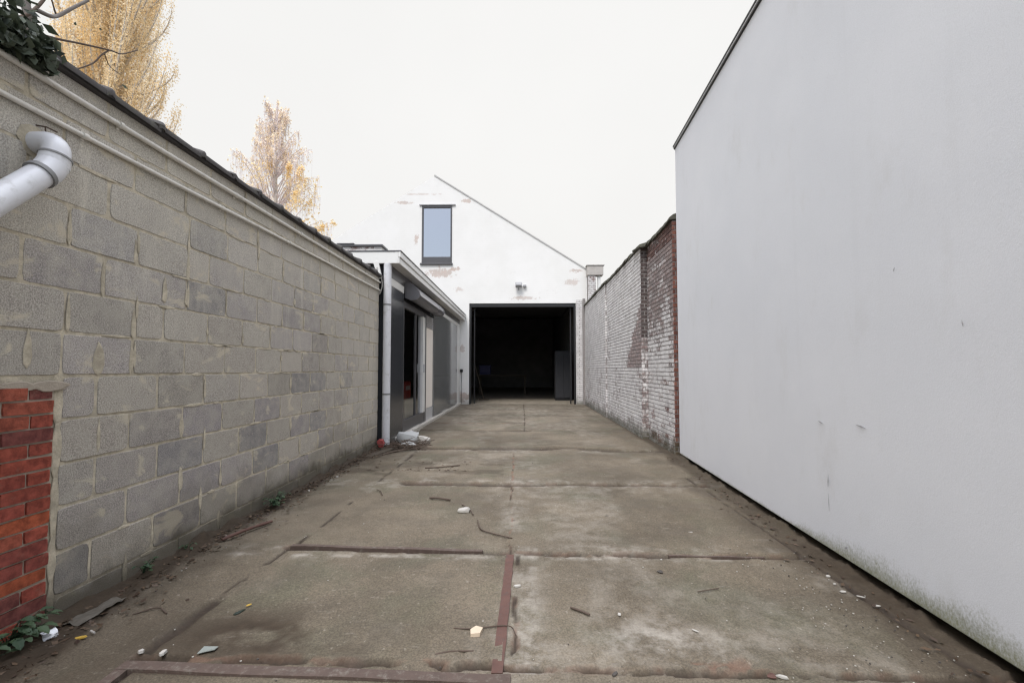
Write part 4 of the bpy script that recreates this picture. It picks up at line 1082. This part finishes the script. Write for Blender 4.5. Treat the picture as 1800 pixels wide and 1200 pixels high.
poplar((-34.8, 36, 0), 44, 4.9, 'tall golden poplar towering beyond the block wall', 3)
def birch(loc, hgt, rad, label, seed):
    rr = random.Random(seed); tr_ = thing('birch_tree', label, 'tree', loc, 'autumn trees beyond the block wall')
    X0, Y0, _ = loc
    m_ = MB(); m_.tube([(X0, Y0, 0), (X0+.15, Y0, hgt*.5), (X0-.1, Y0, hgt*.97)], [.28, .17, .02], 8); m_.build('trunk', M['palebark'], tr_, 60)
    lm = MB(); CS = []; AL = []
    for i in range(190):
        a = rr.uniform(0, 2*PI); zt = hgt*(1-.62*rr.random()**1.15); f = zt/hgt
        W = rad*min(1, .20+(1-f)*2.6) ; ln = W*rr.uniform(.25, 1.0); z0 = zt-min(ln*1.3+.6, 3.4)*rr.uniform(.7, 1.1)
        pts = [(X0+math.cos(a)*ln*(1-(1-s)**1.5), Y0+math.sin(a)*ln*(1-(1-s)**1.5), z0+(zt-z0)*math.sin(s*PI*.56)) for s in (0, .25, .5, .75, 1)]
        lm.tube(pts, [.040, .032, .022, .014, .008], 4, cap=False)
        for j in range(15):       # hanging twigs
            s = rr.uniform(.4, 1); k = min(3, int(s*4)); q = s*4-k
            b = [pts[k][i_]*(1-q)+pts[k+1][i_]*q for i_ in range(3)]; dl = rr.uniform(.5, 2.4)
            tw = [(b[0]+rr.uniform(-.1, .1)*u_, b[1]+rr.uniform(-.1, .1)*u_, b[2]+.25*u_-dl*u_*u_) for u_ in (0, .35, .7, 1)]
            lm.tube(tw, [.011, .010, .008, .006], 3, cap=False)
            low = b[2] < hgt*.76
            clump = fb1(b[0]*.5+40, b[2]*.5, 7) > .5
            nn_ = int(rr.uniform(16, 44)) if (low and clump) else int(rr.uniform(2, 7))
            s2 = NR.uniform(0, 1, nn_); P_ = np.array(tw); idx = np.clip(s2*3, 0, 2.999).astype(int); fr = s2*3-idx
            CS.append(P_[idx]*(1-fr)[:, None]+P_[np.minimum(idx+1, 3)]*fr[:, None]+NR.normal(size=(nn_, 3))*.09); AL.append(np.clip(NR.uniform(0, .5, nn_)+(0 if low else .45), 0, 1))
    lm.build('limbs', M['birchtwig'], tr_)
    V, al = leaf_faces(np.concatenate(CS), .075, .65); leaf_obj('crown', V, np.concatenate(AL), M['birchleaf'], tr_)
birch((-17.1, 30, 0), 19.9, 4.1, 'slender weeping birch, half bare with yellow leaves, left of the gable', 5)
# bare tree behind the wall with ivy heaped over the coping
bt = thing('bare_tree', 'bare grey trunk and twigs rising behind the ivy at top left', 'tree', (-2.75, 2.3, 0))
a = MB(); a.tube(curve([(-2.76, 2.36, 0), (-2.73, 2.33, 2), (-2.70, 2.30, 3.05), (-2.72, 2.285, 3.3), (-2.76, 2.25, 4.4)], 6), [.022]*25, 9); a.build('trunk', M['bark'], bt, 60)
def branch(pts, r0, r1):
    c = curve(pts, 8); m_ = MB(); n_ = len(c); m_.tube(c, [r0+(r1-r0)*i/(n_-1) for i in range(n_)], 7); m_.build('branch', M['twig'] if r0 < .012 else M['bark'], bt, 60)
branch([(-2.70, 2.30, 3.05), (-2.68, 2.42, 3.10), (-2.7, 2.56, 3.18), (-2.7, 2.77, 3.29), (-2.7, 2.86, 3.33), (-2.68, 2.96, 3.43)], .008, .003)
branch([(-2.7, 2.77, 3.29), (-2.7, 2.72, 3.22), (-2.7, 2.66, 3.12), (-2.7, 2.52, 2.97)], .005, .004)
branch([(-2.7, 2.74, 3.24), (-2.72, 2.80, 3.20), (-2.72, 2.88, 3.2)], .003, .002)
branch([(-2.68, 2.22, 3.05), (-2.66, 2.28, 3.14), (-2.67, 2.36, 3.31), (-2.7, 2.42, 3.5)], .010, .006)
branch([(-2.66, 2.30, 3.17), (-2.67, 2.38, 3.20), (-2.7, 2.45, 3.26), (-2.7, 2.52, 3.36), (-2.7, 2.62, 3.5)], .012, .008)
branch([(-2.7, 2.44, 3.25), (-2.7, 2.42, 3.30), (-2.72, 2.40, 3.42)], .005, .003)
branch([(-2.7, 2.60, 2.94), (-2.7, 2.54, 2.86), (-2.72, 2.48, 2.84)], .004, .002)
V, al = leaf_faces(np.array([(-2.7+R.uniform(-.05, .05), 2.3+R.uniform(0, .6), 3.05+R.uniform(0, .4)) for _ in range(16)]), .016, .5); leaf_obj('dry_leaves', V, al, M['ivy'], bt)['kind'] = 'stuff'
iv = thing('ivy', 'dark ivy clump heaped over the block wall coping at top left', 'ivy', (-2.3, 1.7, 2.6))
cs = []
for _ in range(4600):
    y = R.uniform(.6, 2.0); top = 2.67 + .10*min(1, (2.02-y)/.25) + (.32*max(0, 1-abs(y-1.78)/.22)**1.3) + .12*max(0, 1-abs(y-1.2)/.5)
    z = 2.57 + (top-2.57)*R.random()**.7 if y < 1.86 else 2.63+(top-2.63)*R.random()
    x = -2.25 + R.uniform(-.3, .10)*(1 if z < 2.8 else .8)
    if R.random() < .25: x, y, z = R.uniform(-2.2, -2.10), R.uniform(1.3, 1.93), R.uniform(2.53, 2.68)
    cs.append((x, y, z))
V, al = leaf_faces(np.array(cs), .024, .6, ((0.3, .2, -1), .3), .5); leaf_obj('foliage', V, al, M['ivy'], iv)
a = MB(); a.tube(curve([(-2.42, 1.0, 2.70), (-2.32, 1.3, 2.74), (-2.28, 1.6, 2.76), (-2.30, 1.82, 2.74), (-2.26, 1.98, 2.72)], 6), .008, 6)
a.build('stem', M['twig'], iv)

def weed(loc, n, size, label, spread=.06, seed=0, tall=1.0):
    rr = random.Random(seed); w_ = thing('weed', label, 'plant', loc, 'weeds along the block wall foot')
    m_ = MB(); st = m_
    for i in range(n):
        a_ = rr.uniform(0, 2*PI); out_ = rr.uniform(.3, 1)*spread; h = size*tall*rr.uniform(.5, 1.5)
        b0_ = Vector(loc); tip = b0_+Vector((abs(math.cos(a_))*out_ if rr.random() < .8 else math.cos(a_)*out_*.5, math.sin(a_)*out_*1.3, h))
        st.tube([b0_, b0_*.5+tip*.5+Vector((0, 0, h*.2)), tip], .0014, 4)
        d = Vector((math.cos(a_), math.sin(a_), rr.uniform(-.5, .4))).normalized(); sd_ = d.cross(Vector((0, 0, 1))).normalized(); up_ = sd_.cross(d)
        L = size*rr.uniform(.6, 1.1); W = L*.36
        pr = [(0, 0), (.25, .8), (.5, 1), (.72, .62), (.8, .75), (1, 0)]
        le = [tip+d*(L*s)+sd_*(W*q)+up_*(.12*L*q-.25*L*s*s) for s, q in pr]; ri = [tip+d*(L*s)-sd_*(W*q)+up_*(.12*L*q-.25*L*s*s) for s, q in pr[1:-1]]
        mid = [tip+d*(L*s)+up_*(-.25*L*s*s) for s, q in pr]
        al_ = rr.random()
        for k in range(5):
            A_ = [mid[k], le[k] if k else None, le[k+1], mid[k+1]]; m_.face([p for p in A_ if p is not None][:4] if k else [mid[0], le[1], mid[1]], col=(1, 1, 1, al_))
            r0 = ri[k-1] if k else None; r1 = ri[k] if k < 4 else mid[5]
            m_.face(([mid[k], mid[k+1], r1, r0] if k and k < 4 else [mid[k], mid[k+1], r1] if not k else [mid[4], mid[5], ri[3]]), col=(1, 1, 1, al_))
    m_.build('foliage', M['weed'], w_, fixn=False)
weed((-2.17, 1.88, .02), 46, .050, 'large leafy weed at the foot of the red brick patch', .12, 1, 1.5)
weed((-2.165, 1.72, .02), 30, .05, 'low leafy weed at the left picture edge below the red brick patch', .12, 9, 1.2)
weed((-2.165, 2.55, .03), 16, .032, 'small green weed at the wall foot beyond the brick patch', .045, 2, 1.4)
weed((-2.175, 2.90, .03), 10, .022, 'tiny dull weed, second beyond the brick patch', .04, 3, 1.2)
weed((-2.13, 3.84, .02), 60, .034, 'bushy tuft of dark weed halfway along the block wall foot', .10, 4, 1.9)

# ------------------------------------------------------------------ litter
def chip_mesh(sx, sy, h, rr, n=7, roundy=False):
    m_ = MB(); base = []; top = []
    for k in range(n):
        a_ = 2*PI*k/n+rr.uniform(-.25, .25); q = rr.uniform(.7, 1.1)
        base.append((math.cos(a_)*sx*q, math.sin(a_)*sy*q, 0)); f = .62 if roundy else .9
        top.append((math.cos(a_)*sx*q*f+rr.uniform(-.1, .1)*sx, math.sin(a_)*sy*q*f, h*rr.uniform(.75, 1.1)))
    if roundy:
        mid = [(x*1.08, y*1.08, h*.45) for x, y, _ in base]
        m_.mesh(base+mid+top, [tuple(range(n))[::-1]] + [(i, (i+1) % n, n+(i+1) % n, n+i) for i in range(n)] + [(n+i, n+(i+1) % n, 2*n+(i+1) % n, 2*n+i) for i in range(n)] + [tuple(range(2*n, 3*n))])
    else:
        m_.mesh(base+top, [tuple(range(n))[::-1]] + [(i, (i+1) % n, n+(i+1) % n, n+i) for i in range(n)] + [tuple(range(n, 2*n))])
    return m_
def put(name, m_, mat, x, y, z, rz, label, cat, group=None, smooth=None):
    o = m_.build(name, mat, None, smooth); o.location = (x, y, z); o.rotation_euler = (R.uniform(-.08, .08), R.uniform(-.08, .08), rz); return tag(o, label, cat, group)
GR = 'pale stones and chips lying on the concrete'
m_ = MB(); m_.prism([(-.028, -.025, 0), (.012, -.034, 0), (.034, .004, 0), (.008, .034, 0), (-.022, .014, 0)], (.002, 0, .016))
put('stone_chip', m_, M['chipbeige'], -.205, 2.056, .003, .3, 'angular beige stone chip left of the lengthwise steel strip', 'stone', GR)
for (x, y, sx, sy_, h, rz, lab, mt, rn) in (
    (-.167, 2.646, .028, .028, .006, .2, 'flat whitish flake near the far end of the lengthwise steel strip', 'chalk', False),
    (-.017, 2.496, .032, .016, .016, .1, 'white oblong chip just right of the lengthwise steel strip', 'chalk', True),
    (-.175, 2.154, .014, .013, .008, 0, 'small round white pebble above the beige stone chip', 'chalk', True),
    (.483, 2.228, .014, .020, .008, .1, 'oval white pebble in the middle of the right front slab', 'chalk', True),
    (.885, 2.856, .010, .010, .006, 0, 'white crumb beside a dark pebble on the right front slab', 'chalk', False),
    (1.263, 3.331, .058, .012, .006, .1, 'long thin white sliver on the second slab at right', 'chalk', False),
    (2.0, 3.345, .024, .030, .028, 0, 'round white pebble in the gutter beside the white wall', 'chalk', True),
    (1.78, 2.649, .018, .018, .012, 0, 'white pebble at the far end of the pebble trail by the white wall', 'chalk', True),
    (1.75, 2.555, .012, .012, .01, 0, 'second small white pebble of the trail by the white wall', 'chalk', True),
    (1.735, 2.47, .026, .015, .010, .2, 'larger white flake midway along the pebble trail by the white wall', 'chalk', True),
    (1.79, 2.42, .030, .010, .008, -.6, 'slanted white flake right of the pebble trail', 'chalk', False),
    (1.80, 2.33, .030, .011, .008, -.2, 'bright white flake lying in the gutter by the white wall', 'chalk', False),
    (.80, 2.10, .024, .009, .005, -.7, 'narrow white sliver on the right front slab', 'chalk', False),
    (.703, 3.679, .022, .016, .012, 0, 'dark pebble on the second slab right of the middle joint', 'stone', True),
    (.824, 2.686, .026, .022, .016, 0, 'dark round pebble near the broken steel edge at right', 'stone', True),
    (-.06, 3.55, .030, .014, .010, 0, 'dark clod on the middle joint', 'stone', True),
    (.98, 1.80, .030, .022, .018, .3, 'rusty brown stone at the front edge of the yard', 'rust', True),
    (1.02, 1.795, .035, .016, .014, -.4, 'white chip beside the rusty stone at the front edge', 'chalk', True),
    (.37, 1.80, .026, .012, .010, .9, 'dark splinter at the front edge right of centre', 'stone', False)):
    put('pebble' if rn else 'stone_chip', chip_mesh(sx*.70, sy_*.70, h*.5, R, 8 if rn else 6, rn and mt != 'chalk'), M[mt], x, y, .001, rz, lab, 'stone', GR, 60 if rn else None)
put('plaster_lump', chip_mesh(.055, .028, .035, R, 10, True), M['chalk'], -.475, 3.77, .0, .1, 'pale lump of plaster beside a thin twig on the left slab', 'plaster', None, 60)
def stick(pts, r, label, mat='twig', name='twig', grp='twigs lying on the concrete'):
    m_ = MB(); c = curve(pts, 6); m_.tube(c, [r*R.uniform(.75, 1.1) for _ in c], 6); return tag(m_.build(name, M[mat], None, 60), label, 'twig', grp)
stick([(.25, 2.275, .008), (.30, 2.24, .007), (.335, 2.21, .008)], .006, 'short dark stick in the middle of the right front slab')
stick([(-.84, 4.13, .01), (-.76, 4.11, .014), (-.64, 4.07, .01)], .010, 'thick dark twig lying across the second slab on the left')
stick([(-.52, 3.95, .006), (-.43, 3.80, .010), (-.39, 3.68, .006)], .005, 'bent twig touching the pale lump of plaster')
stick([(-.34, 3.55, .006), (-.30, 3.36, .006), (-.22, 3.28, .006), (-.06, 3.18, .006)], .005, 'long thin angled twig beside the middle joint')
stick([(-.31, 2.09, .006), (-.22, 2.08, .010), (-.06, 2.10, .014), (-.02, 2.03, .010)], .003, 'hair thin twig lying over the lengthwise steel strip')
stick([(-.36, 1.90, .006), (-.29, 1.92, .007), (-.20, 1.925, .006)], .004, 'faint curved twig near the front steel edge')
stick([(-1.88, 2.16, .012), (-1.80, 2.21, .02), (-1.72, 2.17, .014)], .004, 'curved brown twig on the mossy strip at left')
stick([(-1.42, 4.4, .01), (-1.36, 4.33, .012), (-1.31, 4.22, .008)], .005, 'small crooked twig left of the second slab')
stick([(-2.05, 3.05, .03), (-2.0, 3.25, .028), (-1.93, 3.45, .02)], .012, 'reddish stick lying at the block wall foot', 'rust')
stick([(-1.9, 6.1, .02), (-1.75, 6.35, .03), (-1.5, 6.6, .02)], .012, 'weathered branch lying before the annex corner')
stick([(-1.15, 5.35, .012), (-.95, 5.40, .014), (-.75, 5.52, .01)], .008, 'broken dark branch on the third slab at left')
stick([(.95, 2.45, .005), (1.02, 2.47, .006), (1.08, 2.49, .005)], .003, 'short thin twig on the right part of the front slab')
# front-left litter
m_ = MB()
pts = [Vector((R.uniform(-.03, .03), R.uniform(-.022, .022), R.uniform(.0, .035))) for _ in range(26)]
import bmesh
def hull(name, pts, mat, sub=1, smooth=35):
    bm = bmesh.new(); [bm.verts.new(p) for p in pts]; bmesh.ops.convex_hull(bm, input=bm.verts[:])
    for v in [v for v in bm.verts if not v.link_faces]: bm.verts.remove(v)
    if sub:
        bmesh.ops.subdivide_edges(bm, edges=bm.edges[:], cuts=sub, use_grid_fill=True)
        for v in bm.verts: v.co += Vector((R.uniform(-1, 1), R.uniform(-1, 1), R.uniform(-1, 1)))*.006
    bmesh.ops.recalc_face_normals(bm, faces=bm.faces)
    me = bpy.data.meshes.new(name); bm.to_mesh(me); bm.free(); me.materials.append(mat); shade(me, smooth); o = bpy.data.objects.new(name, me); COL.objects.link(o); return o
o = hull('foil_scrap', pts, M['foil']); o.location = (-2.07, 1.955, .02); tag(o, 'crumpled shiny white film scrap beside the weed in the front left corner', 'litter')
m_ = MB(); vs = []; fs = []
for i in range(9):
    for j in range(5): vs.append((-.035+.02*j+.03*fb1(i*.9, j*.9, 8), -.12+.03*i+.03*fb1(i, j*.8, 5), .008+.035*fb1(i*.8, j*.9, 3)))
for i in range(8):
    for j in range(4): a_ = i*5+j; fs.append((a_, a_+1, a_+6, a_+5))
m_.mesh(vs, fs); o = m_.build('plastic_film', M['film'], None, 60); o.location = (-2.07, 2.14, .01); tag(o, 'sheet of grey plastic film pressed against the block wall foot', 'litter')
put('paper_scrap', chip_mesh(.026, .014, .006, R, 7), M['yellow'], -1.93, 1.955, .022, .3, 'larger yellow scrap in the soil at front left', 'litter', 'yellow scraps in the soil')
m_ = MB(); m_.tube([(-.016, 0, .004), (.016, 0, .004)], .004, 7); put('cigarette_butt', m_, M['chalk'], -1.915, 1.995, .022, -.4, 'pale cigarette butt beside the yellow scrap', 'litter')
for (x, y, lab) in ((-2.10, 3.16, 'white flake on the reddish stick at the block wall foot'), (-2.07, 4.34, 'white crumpled flake at the wall foot beyond the bushy weed'), (-1.60, 1.885, 'white flake behind the front steel edge at left'), (-1.50, 1.88, 'second white flake behind the front steel edge'), (-2.02, 4.9, 'grey flake at the wall foot, nearest the annex')):
    put('stone_chip', chip_mesh(.018, .012, .010, R, 6, False), M['chalk'], x, y, .008, R.uniform(0, 3), lab, 'stone', GR, 50)
m_ = MB(); m_.mesh([(-.03, -.02, .002), (.034, -.012, .006), (.036, .016, .003), (-.022, .022, .008), (-.03, -.02, .004), (.034, -.012, .008), (.036, .016, .005), (-.022, .022, .010)], [(0, 1, 2, 3), (4, 5, 6, 7), (0, 1, 5, 4), (1, 2, 6, 5), (2, 3, 7, 6), (3, 0, 4, 7)])
put('film_scrap', m_, M['scrap'], -1.33, 1.905, .006, .2, 'pale greenish film scrap behind the front steel edge', 'litter')
put('moss_tuft', chip_mesh(.010, .03, .010, R, 9, True), M['ivy'], -1.385, 2.2, .003, -.5, 'dark moss tuft with a yellow leaf on the left front slab', 'moss')
put('fallen_leaf', chip_mesh(.016, .009, .004, R, 6), M['yellow'], -1.37, 2.255, .012, .8, 'small yellow leaf touching the moss tuft', 'leaf')
# heap by the annex corner
pts = [Vector((math.cos(a_)*R.uniform(.10, .16)*1.3, math.sin(a_)*R.uniform(.08, .13), R.uniform(0, .19))) for a_ in [R.uniform(0, 6.28) for _ in range(60)]]
o = hull('rubble_sack', pts, M['bag'], 1, 50); o.location = (-1.80, 7.12, 0); tag(o, 'greyish white slumped sack by the annex door kerb', 'sack')
pts = [Vector((math.cos(a_)*R.uniform(.06, .11)*1.2, math.sin(a_)*R.uniform(.06, .1), R.uniform(0, .13))) for a_ in [R.uniform(0, 6.28) for _ in range(50)]]
o = hull('plaster_block', pts, M['chalk'], 1, 30); o.location = (-1.56, 7.13, 0); tag(o, 'broken white plaster block right of the slumped sack', 'plaster')
pts = [Vector((R.uniform(-.06, .06), R.uniform(-.05, .05), R.uniform(0, .13))) for _ in range(30)]
o = hull('red_rag', pts, M['rag'], 1, 40); o.location = (-2.12, 6.72, .01); tag(o, 'crumpled red rag at the foot of the white downpipe', 'rag')
tw = MB()
for i in range(70):
    c = Vector((R.uniform(-2.05, -1.42), R.uniform(6.4, 6.98), R.uniform(.01, .09))); d = Vector((R.uniform(-1, 1), R.uniform(-.5, .5), R.uniform(-.12, .25))).normalized()*R.uniform(.06, .22)
    tw.tube([c-d, c+Vector((0, 0, R.uniform(-.01, .02))), c+d], [.003, .006, .002], 5)
tag(tw.build('brushwood', M['twig']), 'heap of dark brushwood at the annex corner', 'brushwood', kind='stuff')
for (x, y, l, rz, lab) in ((-1.72, 6.74, .10, .3, 'pale curled bark strip in the brushwood heap'), (-1.63, 6.62, .09, -.4, 'second pale strip at the front of the brushwood heap')):
    m_ = MB(); m_.prism([(-l, -.015, 0), (l*.4, -.02, .03), (l, .0, .02), (l*.2, .025, .035), (-l*.8, .02, .01)], (0, .004, .012)); put('bark_strip', m_, M['bag'], x, y, .05, rz, lab, 'bark', 'pale strips in the brushwood')
m_ = MB(); m_.box((-.28, -.05, 0), (.28, .05, .02), .004); put('old_board', m_, M['wood'], -1.98, 6.25, .012, 1.25, 'grey weathered board on the ground before the red rag', 'board')
# leaf litter in the soil strips, and grit on the slabs (uncountable)
cs = []
for _ in range(1700):
    y = 1.6+5.2*R.random()**1.5; cs.append((XW+.02+abs(R.gauss(0, .11))+.12*max(0, (3.2-y)/1.6)*R.random(), y, .018+R.uniform(0, .012)))
for _ in range(160): y = R.uniform(1.7, 6); cs.append((1.787+.0586*y-.05-abs(R.gauss(0, .09)), y, .010))
for _ in range(90): y = R.uniform(5.1, 5.7); cs.append((R.uniform(-1.9, -.6), y+.15*math.sin(y*9), .010))
C_ = np.array(cs); V, al = leaf_faces(C_, .016, .55, var=.6); V = V.reshape(-1, 4, 3); V[:, :, 2] = C_[:, None, 2]+(V[:, :, 2]-C_[:, None, 2])*.3
tag(leaf_obj('leaf_litter', V.reshape(-1, 3), al, M['deadleaf']), 'brown leaf litter in the soil along both wall feet', 'leaf litter', kind='stuff')
gt = MB()
for i in range(420):
    y = 1.7+R.random()**2*5.5; x = R.uniform(-2.0, 1.95); s = R.uniform(.0012, .0042)
    if R.random() < .35: x = 1.60+R.gauss(0, .18); y = R.uniform(1.75, 3.2)
    elif R.random() < .3: x = -2.02+abs(R.gauss(0, .12)); 
    if x > 1.75+.0586*y: continue
    z = .002 if x > -1.9 else .02
    k = 5; rz = R.uniform(0, 6)
    gt.prism([(x+math.cos(rz+2*PI*j/k)*s*R.uniform(.7, 1.5), y+math.sin(rz+2*PI*j/k)*s, z) for j in range(k)], (0, 0, s*R.uniform(.5, 1.2)), R.choice((0, 0, 0, 1, 1)))
tag(gt.build('grit', [simple('grit_stone', (.36, .34, .30), .9, .2, 60), M['stone']]), 'fine pale and dark grit scattered over the concrete', 'grit', kind='stuff')
